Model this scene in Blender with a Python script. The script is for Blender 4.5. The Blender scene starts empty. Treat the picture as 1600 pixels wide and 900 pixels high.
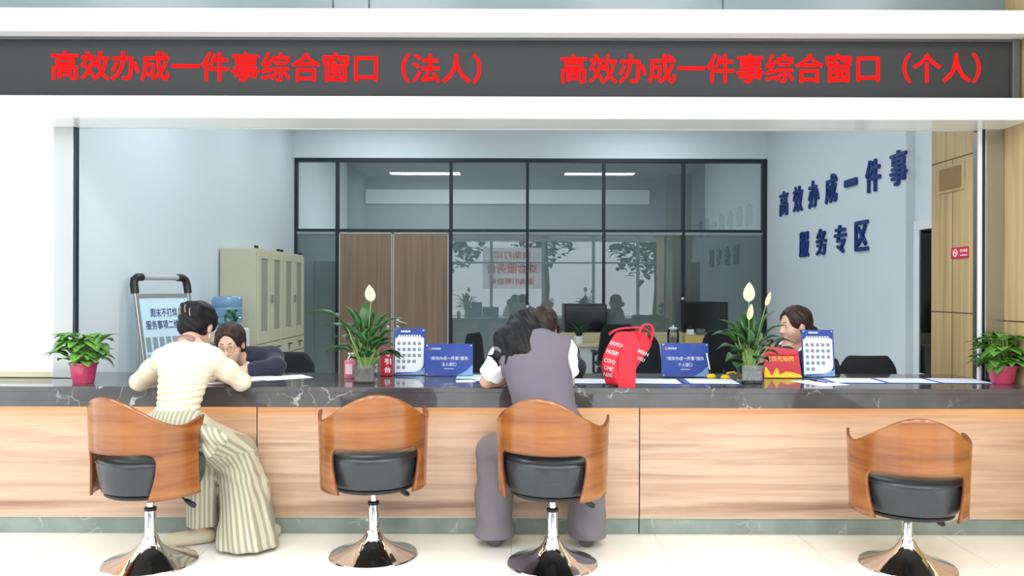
import bpy, bmesh, math, random
import numpy as np
from mathutils import Vector, Matrix, Euler
random.seed(7)
C = bpy.context.scene.collection
PI = math.pi
R = math.radians

# ------------------------------------------------------------------ camera, world, big lights, exposure
CAM = (0.0, -4.46, 1.375)
FPX = 1250.0
cd = bpy.data.cameras.new('camera'); cam = bpy.data.objects.new('camera', cd); C.objects.link(cam)
cam.location = CAM
cam.rotation_euler = (R(90), R(-0.16), 0)
cd.sensor_width = 36; cd.lens = 36 * FPX / 1600; cd.clip_end = 200
sc = bpy.context.scene
sc.camera = cam
sc.view_settings.view_transform = 'Standard'
sc.view_settings.look = 'None'
sc.view_settings.gamma = 1
sc.view_settings.use_curve_mapping = False
sc.view_settings.exposure = 0.0

w = bpy.data.worlds.new('daylight'); sc.world = w; w.use_nodes = True
bg = w.node_tree.nodes['Background']
bg.inputs[0].default_value = (0.86, 0.95, 1.0, 1); bg.inputs[1].default_value = 2.8

def area(name, loc, rot, sx, sy, power, col=(1, 1, 1), parent=None):
    l = bpy.data.lights.new(name, 'AREA'); l.shape = 'RECTANGLE'; l.size = sx; l.size_y = sy
    l.energy = power; l.color = col
    o = bpy.data.objects.new(name, l); C.objects.link(o); o.location = loc; o.rotation_euler = rot
    if parent: o.parent = parent
    return o
LOBBY_W, ROOM_W, BACK_W = 58, 12, 70
for lx in (-3.6, -1.2, 1.2, 3.6):
    for ly in (-3.0, -5.6, -8.2):
        area('lobby_fill_light', (lx, ly, 4.16), (0, 0, 0), 1.15, 1.15, LOBBY_W, (1.0, 0.99, 0.97))  # unseen overhead panels, added because daylight through the front is too weak
for lx in (-1.5, 1.5):
    for ly in (1.3, 3.1, 4.5):
        area('office_lamp_light', (lx, ly, 3.34), (0, 0, 0), 1.2, 0.3, ROOM_W*(1.7 if lx < 0 and ly < 2 else 0.9), (0.88, 0.95, 1.0))  # left front lamp made stronger to brighten the left wall
area('back_office_light', (-0.4, 6.2, 3.32), (0, 0, 0), 1.2, 0.12, BACK_W, (0.9, 0.97, 1.0))

# ------------------------------------------------------------------ helpers
def lin(v):
    v /= 255.0
    return v / 12.92 if v <= 0.04045 else ((v + 0.055) / 1.055) ** 2.4
def col(r, g, b): return (lin(r), lin(g), lin(b), 1.0)
def at(px, py, Y):
    d = Y - CAM[1]
    return Vector(((px - 800) * d / FPX, Y, CAM[2] - (py - 450) * d / FPX))

MATS = {}
def mat(name, c, rough=0.5, metal=0.0, spec=0.5, emit=None, es=1.0, bump=None, trans=0.0, coat=0.0, alpha=1.0, sheen=0.0):
    m = bpy.data.materials.new(name); m.use_nodes = True; MATS[name] = m
    b = m.node_tree.nodes['Principled BSDF']
    b.inputs['Base Color'].default_value = c
    b.inputs['Roughness'].default_value = rough
    b.inputs['Metallic'].default_value = metal
    b.inputs['Specular IOR Level'].default_value = spec
    b.inputs['Transmission Weight'].default_value = trans
    b.inputs['Coat Weight'].default_value = coat
    b.inputs['Coat Roughness'].default_value = 0.12
    b.inputs['Alpha'].default_value = alpha
    b.inputs['Sheen Weight'].default_value = sheen
    if emit:
        b.inputs['Emission Color'].default_value = emit; b.inputs['Emission Strength'].default_value = es
    if bump:
        nt = m.node_tree; tc = nt.nodes.new('ShaderNodeTexCoord'); n = nt.nodes.new('ShaderNodeTexNoise')
        n.inputs['Scale'].default_value = bump[0]; n.inputs['Detail'].default_value = 4
        bp = nt.nodes.new('ShaderNodeBump'); bp.inputs['Strength'].default_value = bump[1]; bp.inputs['Distance'].default_value = 0.01
        nt.links.new(tc.outputs['Object'], n.inputs['Vector']); nt.links.new(n.outputs['Fac'], bp.inputs['Height'])
        nt.links.new(bp.outputs['Normal'], b.inputs['Normal'])
    return m
def noise_col(m, scale, stops, vec=(1, 1, 1), detail=5, dist=0.0, rough=0.55, coord='Object', bump=0):
    nt = m.node_tree; L = nt.links; b = nt.nodes['Principled BSDF']
    tc = nt.nodes.new('ShaderNodeTexCoord'); mp = nt.nodes.new('ShaderNodeMapping'); mp.inputs['Scale'].default_value = vec
    n = nt.nodes.new('ShaderNodeTexNoise'); n.inputs['Scale'].default_value = scale; n.inputs['Detail'].default_value = detail
    n.inputs['Distortion'].default_value = dist; n.inputs['Roughness'].default_value = rough
    r = nt.nodes.new('ShaderNodeValToRGB'); el = r.color_ramp.elements
    while len(el) < len(stops): el.new(0.5)
    for e, (p, c) in zip(el, stops): e.position = p; e.color = c
    L.new(tc.outputs[coord], mp.inputs['Vector']); L.new(mp.outputs['Vector'], n.inputs['Vector'])
    L.new(n.outputs['Fac'], r.inputs['Fac']); L.new(r.outputs['Color'], b.inputs['Base Color'])
    if bump:
        bp = nt.nodes.new('ShaderNodeBump'); bp.inputs['Strength'].default_value = bump; bp.inputs['Distance'].default_value = 0.004
        L.new(n.outputs['Fac'], bp.inputs['Height']); L.new(bp.outputs['Normal'], b.inputs['Normal'])
    return m, n, r
def thin_glass(name, tint, refl=0.06, rough=0.0, power=1.0):
    m = bpy.data.materials.new(name); m.use_nodes = True; nt = m.node_tree; nt.nodes.clear(); L = nt.links
    o = nt.nodes.new('ShaderNodeOutputMaterial'); t = nt.nodes.new('ShaderNodeBsdfTransparent'); t.inputs[0].default_value = tint
    g = nt.nodes.new('ShaderNodeBsdfGlossy'); g.inputs['Roughness'].default_value = rough
    f = nt.nodes.new('ShaderNodeFresnel'); f.inputs['IOR'].default_value = 1.5
    ad = nt.nodes.new('ShaderNodeMath'); ad.operation = 'MULTIPLY_ADD'; ad.inputs[1].default_value = power; ad.inputs[2].default_value = refl; ad.use_clamp = True
    mx = nt.nodes.new('ShaderNodeMixShader')
    L.new(f.outputs[0], ad.inputs[0]); L.new(ad.outputs[0], mx.inputs[0]); L.new(t.outputs[0], mx.inputs[1]); L.new(g.outputs[0], mx.inputs[2]); L.new(mx.outputs[0], o.inputs[0])
    MATS[name] = m
    return m

class MB:
    """collects vertices and faces of one mesh"""
    def __init__(s): s.v = []; s.f = []; s.uv = {}
    def add(s, vs, fs):
        o = len(s.v); s.v.extend([tuple(p) for p in vs]); s.f.extend([tuple(i + o for i in f) for f in fs]); return s
    def box(s, x0, x1, y0, y1, z0, z1, M=None):
        vs = [Vector(p) for p in ((x0,y0,z0),(x1,y0,z0),(x1,y1,z0),(x0,y1,z0),(x0,y0,z1),(x1,y0,z1),(x1,y1,z1),(x0,y1,z1))]
        if M is not None: vs = [M @ p for p in vs]
        return s.add(vs, [(0,3,2,1),(4,5,6,7),(0,1,5,4),(1,2,6,5),(2,3,7,6),(3,0,4,7)])
    def rbox(s, x0, x1, y0, y1, z0, z1, r=0.005, seg=2, M=None):
        bm = bmesh.new(); bmesh.ops.create_cube(bm, size=1)
        for v in bm.verts: v.co = Vector(((x0+x1)/2 + v.co.x*(x1-x0), (y0+y1)/2 + v.co.y*(y1-y0), (z0+z1)/2 + v.co.z*(z1-z0)))
        bmesh.ops.bevel(bm, geom=bm.edges[:], offset=r, segments=seg, profile=0.5, affect='EDGES')
        return s.bm(bm, M)
    def bm(s, bm, M=None):
        bm.verts.ensure_lookup_table(); bm.verts.index_update()
        vs = [(M @ v.co) if M is not None else v.co.copy() for v in bm.verts]
        s.add(vs, [[v.index for v in f.verts] for f in bm.faces]); bm.free(); return s
    def tube(s, pts, rad, n=10, cap=True, closed=False):
        pts = [Vector(p) for p in pts]; N = len(pts)
        rads = rad if isinstance(rad, (list, tuple)) else [rad] * N
        vs = []; up = None
        for i, p in enumerate(pts):
            if closed: t = pts[(i+1) % N] - pts[i-1]
            else: t = pts[min(i+1, N-1)] - pts[max(i-1, 0)]
            t.normalize()
            if up is None: up = Vector((0,0,1)) if abs(t.z) < 0.9 else Vector((1,0,0))
            a = t.cross(up)
            if a.length < 1e-6: a = t.cross(Vector((0.3,0.9,0.1)))
            a.normalize(); b = a.cross(t).normalized(); up = b
            for k in range(n):
                an = 2*PI*k/n; vs.append(p + (a*math.cos(an) + b*math.sin(an)) * rads[i])
        fs = []
        for i in range(N if closed else N-1):
            j = (i+1) % N
            for k in range(n): fs.append((i*n+k, i*n+(k+1)%n, j*n+(k+1)%n, j*n+k))
        if cap and not closed: fs.append(tuple(range(n-1,-1,-1))); fs.append(tuple((N-1)*n+k for k in range(n)))
        return s.add(vs, fs)
    def lathe(s, prof, n=32, c=(0,0,0), sx=1, sy=1, M=None):
        vs = []; c = Vector(c)
        for r, z in prof:
            for k in range(n):
                a = 2*PI*k/n; p = Vector((r*math.cos(a)*sx, r*math.sin(a)*sy, z)) 
                vs.append((M @ p if M is not None else p) + c)
        fs = []
        for i in range(len(prof)-1):
            for k in range(n): fs.append((i*n+k, i*n+(k+1)%n, (i+1)*n+(k+1)%n, (i+1)*n+k))
        fs.append(tuple(range(n-1,-1,-1))); fs.append(tuple((len(prof)-1)*n+k for k in range(n)))
        return s.add(vs, fs)
    def prism(s, poly, y0, y1, M=None):
        """poly in x,z extruded along y"""
        n = len(poly)
        vs = [Vector((x,y0,z)) for x,z in poly] + [Vector((x,y1,z)) for x,z in poly]
        if M is not None: vs = [M @ p for p in vs]
        return s.add(vs, [tuple(range(n)), tuple(range(2*n-1,n-1,-1))] + [(i,i+n,(i+1)%n+n,(i+1)%n) for i in range(n)])
    def sphere(s, c, r, n=16, M=None):
        bm = bmesh.new(); bmesh.ops.create_uvsphere(bm, u_segments=n, v_segments=max(6,n//2), radius=1)
        rr = r if hasattr(r, '__len__') else (r,r,r)
        for v in bm.verts:
            p = Vector((v.co.x*rr[0], v.co.y*rr[1], v.co.z*rr[2]))
            v.co = (M @ p if M is not None else p) + Vector(c)
        return s.bm(bm)
    def build(s, name, m, parent=None, smooth=False, world=False, bevel=0, angle=40):
        me = bpy.data.meshes.new(name)
        vs = s.v
        if world and parent is not None:
            o = Vector(parent.location); p = parent.parent
            while p is not None: o = o + p.location; p = p.parent
            vs = [(a-o.x, b-o.y, c-o.z) for a,b,c in vs]
        me.from_pydata(vs, [], s.f)
        bm = bmesh.new(); bm.from_mesh(me); bmesh.ops.recalc_face_normals(bm, faces=bm.faces[:]); bm.to_mesh(me); bm.free()
        if m is not None: me.materials.append(m)
        o = bpy.data.objects.new(name, me); C.objects.link(o)
        if parent is not None: o.parent = parent
        if smooth:
            me.polygons.foreach_set('use_smooth', [True]*len(me.polygons))
            try: me.set_sharp_from_angle(angle=R(angle))
            except Exception: pass
        if bevel:
            md = o.modifiers.new('bevel', 'BEVEL'); md.width = bevel; md.segments = 2; md.limit_method = 'ANGLE'
        return o

def tag(o, label, cat, group=None):
    o['label'] = label; o['category'] = cat
    if group: o['group'] = group
    return o
def thing(name, label, cat, loc=(0,0,0), rz=0, group=None):
    o = bpy.data.objects.new(name, None); C.objects.link(o); o.empty_display_size = 0.1
    o.location = loc; o.rotation_euler = (0,0,rz)
    return tag(o, label, cat, group)
def struct(name, mb, m, smooth=False, bevel=0):
    o = mb.build(name, m, smooth=smooth, bevel=bevel); o['kind'] = 'structure'; return o
def dup(root, loc, rz, label):
    r = root.copy(); C.objects.link(r); r.location = loc; r.rotation_euler = (0,0,rz); r['label'] = label
    def rec(src, dst):
        for ch in list(src.children):
            c = ch.copy(); C.objects.link(c); c.parent = dst; rec(ch, c)
    rec(root, r)
    return r

def text_verts(s, bold=0.0, extrude=0.004, res=3):
    cu = bpy.data.curves.new('txt', 'FONT'); cu.body = s; cu.extrude = extrude; cu.offset = bold; cu.resolution_u = res
    cu.align_x = 'LEFT'
    o = bpy.data.objects.new('txt', cu); C.objects.link(o)
    dg = bpy.context.evaluated_depsgraph_get(); dg.update()
    me = bpy.data.meshes.new_from_object(o.evaluated_get(dg))
    vs = [v.co.copy() for v in me.vertices]; fs = [tuple(p.vertices) for p in me.polygons]
    bpy.data.objects.remove(o); bpy.data.curves.remove(cu); bpy.data.meshes.remove(me)
    return vs, fs
def add_text(mb, s, M, width=None, height=None, bold=0.0, depth=0.004):
    """lettering centred at M's origin, in M's xz plane facing -y of M, stretched to width/height"""
    vs, fs = text_verts(s, 0.0, 0.5)
    if not vs: return mb
    x0 = min(v.x for v in vs); x1 = max(v.x for v in vs); y0 = min(v.y for v in vs); y1 = max(v.y for v in vs)
    kx = width/(x1-x0) if width else None; ky = height/(y1-y0) if height else None
    if kx is None: kx = ky
    if ky is None: ky = kx
    # heavier strokes: shifted copies, each a hair lower than the last
    for i, (dx, dy) in enumerate([(0, 0)] + ([(bold, 0), (-bold, 0), (0, bold), (0, -bold)] if bold > 0.009 else [])):
        dd = depth*(1-0.06*i)
        mb.add([M @ Vector(((v.x+dx-(x0+x1)/2)*kx, -v.z*dd, (v.y+dy-(y0+y1)/2)*ky)) for v in vs], fs)
    return mb

# ------------------------------------------------------------------ materials
m_white = mat('white_paint', col(244, 248, 250), 0.55)
m_room = mat('pale_blue_paint', col(220, 230, 236), 0.75)
m_gloss_white = mat('glossy_white_panel', col(250, 252, 253), 0.18, coat=0.3)
m_steel = mat('brushed_steel', col(186, 184, 182), 0.3, 1.0)
m_chrome = mat('chrome', col(225, 225, 228), 0.05, 1.0)
m_dark_metal = mat('dark_frame', col(38, 48, 58), 0.4, 0.3)
m_black = mat('black_plastic', col(22, 23, 26), 0.45)
m_black_fabric = mat('black_fabric', col(26, 28, 33), 0.85, bump=(400, 0.3))
m_leather = mat('black_leather', col(44, 48, 52), 0.28, coat=0.15, bump=(180, 0.12))
m_floor = mat('polished_cream_tile', col(240, 238, 232), 0.1, spec=0.6)
def tile_floor():
    m = m_floor; nt = m.node_tree; L = nt.links; b = nt.nodes['Principled BSDF']
    tc = nt.nodes.new('ShaderNodeTexCoord'); br = nt.nodes.new('ShaderNodeTexBrick')
    br.offset = 0; br.inputs['Scale'].default_value = 1.25; br.inputs['Brick Width'].default_value = 1; br.inputs['Row Height'].default_value = 1
    br.inputs['Mortar Size'].default_value = 0.003; br.inputs['Mortar Smooth'].default_value = 0.3
    br.inputs['Color1'].default_value = col(240, 238, 232); br.inputs['Color2'].default_value = col(237, 235, 228); br.inputs['Mortar'].default_value = col(196, 192, 178)
    L.new(tc.outputs['Object'], br.inputs['Vector']); L.new(br.outputs['Color'], b.inputs['Base Color'])
tile_floor()
m_panel_wood = mat('zebrano_laminate', col(220, 180, 140), 0.35)
noise_col(m_panel_wood, 1.0, [(0.30, col(142, 110, 92)), (0.40, col(176, 143, 121)), (0.50, col(206, 175, 152)), (0.58, col(184, 150, 128)), (0.66, col(210, 181, 158)), (0.76, col(190, 158, 136))], vec=(0.35, 1, 8.5), detail=5, dist=0.25)
m_shell = mat('cherry_plywood', col(176, 98, 40), 0.22, coat=0.35)
noise_col(m_shell, 1.6, [(0.3, col(118, 64, 26)), (0.5, col(144, 84, 36)), (0.7, col(162, 102, 50))], vec=(1.2, 1.2, 14), detail=5, dist=0.4)
m_shell_edge = mat('plywood_edge', col(120, 62, 24), 0.5)
m_oak = mat('oak_veneer', col(196, 166, 116), 0.5)
noise_col(m_oak, 2.0, [(0.3, col(160, 134, 94)), (0.5, col(182, 156, 112)), (0.7, col(196, 172, 126))], vec=(9, 9, 0.35), detail=6, dist=0.3)
m_door = mat('brown_door_veneer', col(132, 104, 80), 0.5)
noise_col(m_door, 2.0, [(0.3, col(126, 104, 84)), (0.5, col(144, 121, 100)), (0.7, col(156, 132, 110))], vec=(9, 9, 0.3), detail=6, dist=0.3)
m_beige_trim = mat('beige_trim', col(208, 200, 178), 0.5)

def marble(name, base1, base2, vein, scale, rough, amount=0.62):
    m = mat(name, base1, rough, coat=0.0, spec=0.6); nt = m.node_tree; L = nt.links; b = nt.nodes['Principled BSDF']
    tc = nt.nodes.new('ShaderNodeTexCoord')
    n1 = nt.nodes.new('ShaderNodeTexNoise'); n1.inputs['Scale'].default_value = 5; n1.inputs['Detail'].default_value = 8
    L.new(tc.outputs['Object'], n1.inputs['Vector'])
    mixv = nt.nodes.new('ShaderNodeVectorMath'); mixv.operation = 'MULTIPLY_ADD'; mixv.inputs[1].default_value = (0.35, 0.35, 0.35)
    L.new(n1.outputs['Color'], mixv.inputs[0]); L.new(tc.outputs['Object'], mixv.inputs[2])
    vo = nt.nodes.new('ShaderNodeTexVoronoi'); vo.feature = 'DISTANCE_TO_EDGE'; vo.inputs['Scale'].default_value = scale
    L.new(mixv.outputs[0], vo.inputs['Vector'])
    r1 = nt.nodes.new('ShaderNodeValToRGB'); r1.color_ramp.elements[0].position = 0.0; r1.color_ramp.elements[0].color = (1,1,1,1); r1.color_ramp.elements[1].position = 0.022; r1.color_ramp.elements[1].color = (0,0,0,1)
    L.new(vo.outputs['Distance'], r1.inputs['Fac'])
    n2 = nt.nodes.new('ShaderNodeTexNoise'); n2.inputs['Scale'].default_value = 4.2; n2.inputs['Detail'].default_value = 3
    L.new(tc.outputs['Object'], n2.inputs['Vector'])
    r2 = nt.nodes.new('ShaderNodeValToRGB'); r2.color_ramp.elements[0].position = 0.52; r2.color_ramp.elements[0].color = (0,0,0,1); r2.color_ramp.elements[1].position = 0.72; r2.color_ramp.elements[1].color = (1,1,1,1)
    L.new(n2.outputs['Fac'], r2.inputs['Fac'])
    mu = nt.nodes.new('ShaderNodeMath'); mu.operation = 'MULTIPLY'; L.new(r1.outputs['Color'], mu.inputs[0]); L.new(r2.outputs['Color'], mu.inputs[1])
    mu2 = nt.nodes.new('ShaderNodeMath'); mu2.operation = 'MULTIPLY'; mu2.inputs[1].default_value = amount; L.new(mu.outputs[0], mu2.inputs[0])
    mb_ = nt.nodes.new('ShaderNodeMix'); mb_.data_type = 'RGBA'; mb_.inputs[6].default_value = base1; mb_.inputs[7].default_value = base2; L.new(n1.outputs['Fac'], mb_.inputs[0])
    mx = nt.nodes.new('ShaderNodeMix'); mx.data_type = 'RGBA'; mx.inputs[7].default_value = vein
    L.new(mb_.outputs[2], mx.inputs[6]); L.new(mu2.outputs[0], mx.inputs[0]); L.new(mx.outputs[2], b.inputs['Base Color'])
    return m
m_marble = marble('dark_marble', col(48, 47, 50), col(96, 93, 95), col(225, 222, 218), 5.0, 0.07, 0.8)
m_plinth = marble('grey_green_marble', col(92, 106, 100), col(156, 168, 160), col(215, 225, 220), 3.0, 0.1, 0.6)
m_glass = thin_glass('partition_glass', (0.93, 0.955, 0.95, 1), 0.02, 0.0, 1.6)
m_case_glass = thin_glass('cabinet_glass', (0.84, 0.86, 0.86, 1), 0.03)
m_frosted = mat('frosted_pane', col(158, 160, 146), 0.55, spec=0.3)
m_clear = thin_glass('clear_glass', (0.93, 0.95, 0.95, 1), 0.03)
m_blind = mat('grey_blind_slats', col(176, 190, 190), 0.6)
m_pvc_white = mat('white_plastic', col(236, 238, 240), 0.4)
m_paper = mat('white_paper', col(238, 243, 250), 0.7)
m_red_led = mat('red_led', col(120, 8, 8), 0.5, spec=0.0, emit=(1.0, 0.012, 0.012, 1), es=1.2)
m_screen = mat('led_panel', col(60, 61, 63), 0.7, spec=0.1)
m_blue_letter = mat('navy_letters', col(24, 54, 128), 0.35)
m_lamp = mat('lamp_diffuser', col(255, 255, 255), 0.5, emit=(1, 1, 1, 1), es=4.0)
m_warm = mat('warm_led_strip', col(255, 220, 150), 0.5, emit=(1.0, 0.62, 0.22, 1), es=3.0)

# ------------------------------------------------------------------ the setting
XL, XR = -2.65, 3.10           # office side walls
YP = 5.31                      # glazed partition
YO = 0.33                      # plane of the counter opening
ZC = 3.40
mb = MB(); mb.box(-9, 9, -12, 9, -0.05, 0); struct('floor', mb, m_floor)
mb = MB(); mb.box(-9, 9, -12, 0.30, 4.2, 4.3); struct('ceiling', mb, m_white)
mb = MB(); mb.box(XL-0.12, XR+0.3, 0.45, 8.6, ZC, ZC+0.1); struct('ceiling_office', mb, m_white)
mb = MB(); mb.box(XL-0.12, XL, YO+0.1, 8.5, 0, ZC); struct('wall_left', mb, m_room)
mb = MB(); mb.box(XR, XR+0.3, 1.84, 8.5, 0, ZC); struct('wall_right', mb, m_room)
mb = MB(); mb.box(3.17, 3.4, 0.9, 1.84, 0, ZC); struct('wall_right_recess', mb, m_room)
mb = MB(); mb.box(2.82, 3.4, YO+0.10, 0.92, 0, ZC)
wood_pier = struct('wall_pier', mb, m_oak)
# seams and the small hatch on the wood-clad pier
mb = MB()
for (y0, y1, z0, z1) in ((0.43, 0.92, 2.205, 2.213), (0.43, 0.92, 1.222, 1.230), (0.66, 0.666, 0, 2.205)): mb.box(2.8195, 2.823, y0, y1, z0, z1)
struct('trim_1', mb, mat('dark_seam', col(92, 70, 42), 0.8))
# white wall left of the opening, and the header wall over it
mb = MB(); mb.box(-6.5, -2.65, YO+0.008, YO+0.1, 0.834, 2.36); struct('wall_front_left', mb, m_white)
mb = MB(); mb.box(-6.5, -2.73, YO-0.012, YO, 0.835, 0.868); struct('trim_2', mb, m_beige_trim)
mb = MB(); mb.box(-6.5, 6.5, YO, YO+0.1, 2.34, 4.2); struct('wall_header', mb, m_white)
m_upper = mat('grey_upper_panel', col(124, 138, 143), 0.3, coat=0.1)
mb = MB()
xs = [-6.5, -1.07, -0.855, 1.25, 6.5]
for a, b in zip(xs, xs[1:]): mb.rbox(a+0.004, b-0.004, YO-0.03, YO, 2.86, 4.19, 0.003)
struct('wall_upper_cladding', mb, m_upper)
# stainless posts of the opening
mb = MB(); mb.rbox(-2.732, -2.612, YO-0.03, YO+0.008, 0.8315, 2.33, 0.004); struct('trim_3', mb, m_steel, bevel=0)
mb = MB(); mb.box(-2.612, -2.598, YO-0.025, YO+0.008, 0.8315, 2.33); struct('trim_4', mb, m_dark_metal)
mb = MB(); mb.rbox(2.815, 2.93, YO-0.03, YO+0.10, 0.8315, 2.33, 0.004); struct('trim_5', mb, m_steel)
mb = MB(); mb.box(2.803, 2.815, YO-0.028, YO+0.0, 0.8315, 2.33); struct('trim_6', mb, m_dark_metal)
mb = MB(); mb.rbox(2.783, 2.803, YO-0.02, YO+0.0, 0.8315, 2.33, 0.003); struct('trim_7', mb, m_pvc_white)
# wood-clad side wall of the lobby on the right
mb = MB(); mb.box(2.93, 3.3, -1.2, YO+0.1, 0, 4.2); struct('wall_lobby_right', mb, m_oak)
mb = MB(); mb.box(2.927, 2.932, -1.2, YO-0.03, 1.185, 1.193); struct('trim_8', mb, MATS['dark_seam'])
# fascia: two white beams with the display set back between them
def beam(name, z0, z1, y0):
    mb = MB(); mb.rbox(-6.5, 2.93, y0, YO+0.0, z0, z1, 0.012, 3); return struct(name, mb, m_gloss_white, smooth=False)
beam('trim_9', 2.327, 2.452, 0.03)
beam('trim_10', 2.812, 2.945, 0.03)
mb = MB(); mb.box(-6.5, 2.93, 0.215, YO, 2.452, 2.812); struct('wall_fascia_back', mb, mat('dark_recess', col(60, 60, 62), 0.7))

# office back wall: header, frame grid, panes
mb = MB(); mb.box(XL, XR, YP-0.05, YP+0.1, 2.952, ZC); struct('wall_back', mb, m_room)
px_posts = [(459, 465), (525, 529.5), (702, 707), (821.5, 826), (940.5, 945), (1064.5, 1069), (1190, 1197)]
S = (YP - CAM[1]) / FPX
posts = [((a-800)*S, (b-800)*S) for a, b in px_posts]
posts[0] = (XL, posts[0][1]); posts[-1] = (posts[-1][0], XR)
ZT, ZM0, ZM1 = 2.952, 2.055, 2.09
mb = MB()
for a, b in posts: mb.rbox(a, b, YP-0.045, YP+0.045, 0, ZT-0.03, 0.004)
mb.rbox(XL, XR, YP-0.05, YP+0.05, ZT-0.045, ZT, 0.004)
mb.rbox(XL, XR, YP-0.04, YP+0.04, ZM0, ZM1, 0.004)
mb.rbox(XL, posts[1][1], YP-0.04, YP+0.04, 0, 0.06, 0.004); mb.rbox(posts[2][0], XR, YP-0.04, YP+0.04, 0, 0.06, 0.004)
struct('window_frame', mb, m_dark_metal)
mb = MB()
for i in range(6):
    x0, x1 = posts[i][1], posts[i+1][0]
    mb.box(x0, x1, YP-0.004, YP+0.004, ZM1, ZT-0.04)
struct('window_1', mb, m_glass)
mb = MB()
for i in (0, 2, 3, 4, 5):
    x0, x1 = posts[i][1], posts[i+1][0]
    mb.box(x0, x1, YP-0.034, YP-0.028, 0.06, ZM0)
struct('window_2', mb, m_glass)
# thin bright bead under the mid rail
mb = MB()
for i in (0, 2, 3, 4, 5): mb.box(posts[i][1], posts[i+1][0], YP-0.04, YP-0.025, ZM0-0.03, ZM0)
struct('trim_11', mb, mat('bead_grey', col(150, 164, 168), 0.4))
# back office behind the glass
m_backwall = mat('grey_wall', col(150, 162, 168), 0.8)
mb = MB(); mb.box(XL-0.1, XR+0.1, 8.4, 8.5, 0, ZC); struct('wall_back_office', mb, m_backwall)
mb = MB(); mb.rbox(-2.35, 2.2, 8.34, 8.4, 2.72, 2.95, 0.005); struct('trim_12', mb, mat('reflected_band', col(214, 220, 218), 0.5))  # pale strip standing in for a light band reflected in the upper panes
# lobby's far glazed front, behind the camera (seen mirrored in glass and steel)
m_lobby_wall = mat('lobby_wall_grey', col(150, 156, 158), 0.6)
mb = MB(); mb.box(-9, -2.2, -12.1, -12, 0, 4.2); mb.box(5.6, 9, -12.1, -12, 0, 4.2); mb.box(-2.2, 5.6, -12.1, -12, 2.95, 4.2)
struct('wall_lobby_front', mb, m_lobby_wall)
mb = MB()
for x in (-2.2, -0.75, 1.0, 2.7, 4.2, 5.5): mb.box(x, x+0.1, -12.06, -11.98, 0, 2.95)
mb.box(-2.2, 5.6, -12.06, -11.98, 2.2, 2.26)
struct('window_3', mb, mat('grey_mullion', col(110, 120, 126), 0.4))
# ------------------------------------------------------------------ the counter
ZTOP, ZUND = 0.831, 0.722
XC0, XC1 = -4.6, 2.925
mb = MB(); mb.rbox(XC0, XC1, -0.10, 0.66, ZTOP-0.03, ZTOP, 0.004); mb.box(XC0, XC1, -0.098, -0.06, ZUND, ZTOP-0.028); mb.box(XC0, XC1, -0.06, 0.62, ZUND+0.03, ZTOP-0.028)
counter = thing('worktop', 'long dark veined marble worktop running across the whole hall', 'counter', (0, 0.2, ZUND))
mb.build('slab', m_marble, counter, world=True)
mb = MB(); mb.box(XC0, XC1, -0.045, -0.03, ZUND+0.012, ZUND+0.03)
mb.build('light_strip', m_warm, counter, world=True)['label'] = 'warm glowing strip under the worktop lip'
area('counter_strip_light', (-0.8, -0.038, ZUND+0.008), (R(-18), 0, 0), 7.4, 0.012, 5, (1.0, 0.66, 0.26))
joints = [XC0, (402-800)*4.46/FPX, (1000-800)*4.46/FPX, XC1]
cl = ['left section of pale striped wood counter front, behind the first stool', 'middle section of pale striped wood counter front, behind the two centre stools', 'right section of pale striped wood counter front, behind the lowest stool']
for i in range(3):
    x0, x1 = joints[i]+0.003, joints[i+1]-0.003
    u = thing('counter_cabinet', cl[i], 'counter front', ((x0+x1)/2, 0.2, 0), group='wood counter front sections')
    mb = MB(); mb.rbox(x0, x1, 0.0, 0.02, 0.098, ZUND+0.03, 0.002); mb.build('front_panel', m_panel_wood, u, world=True)
    mb = MB(); mb.rbox(x0, x1, 0.012, 0.03, 0.0, 0.092, 0.002); mb.build('plinth', m_plinth, u, world=True)['label'] = 'polished grey green marble plinth'
    mb = MB(); mb.box(x0, x1, 0.004, 0.03, 0.091, 0.099); mb.build('plinth_trim', m_beige_trim, u, world=True)
    mb = MB(); mb.box(x0, x1, 0.03, 0.42, 0.0, ZUND+0.028); mb.build('body', m_panel_wood, u, world=True)

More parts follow.
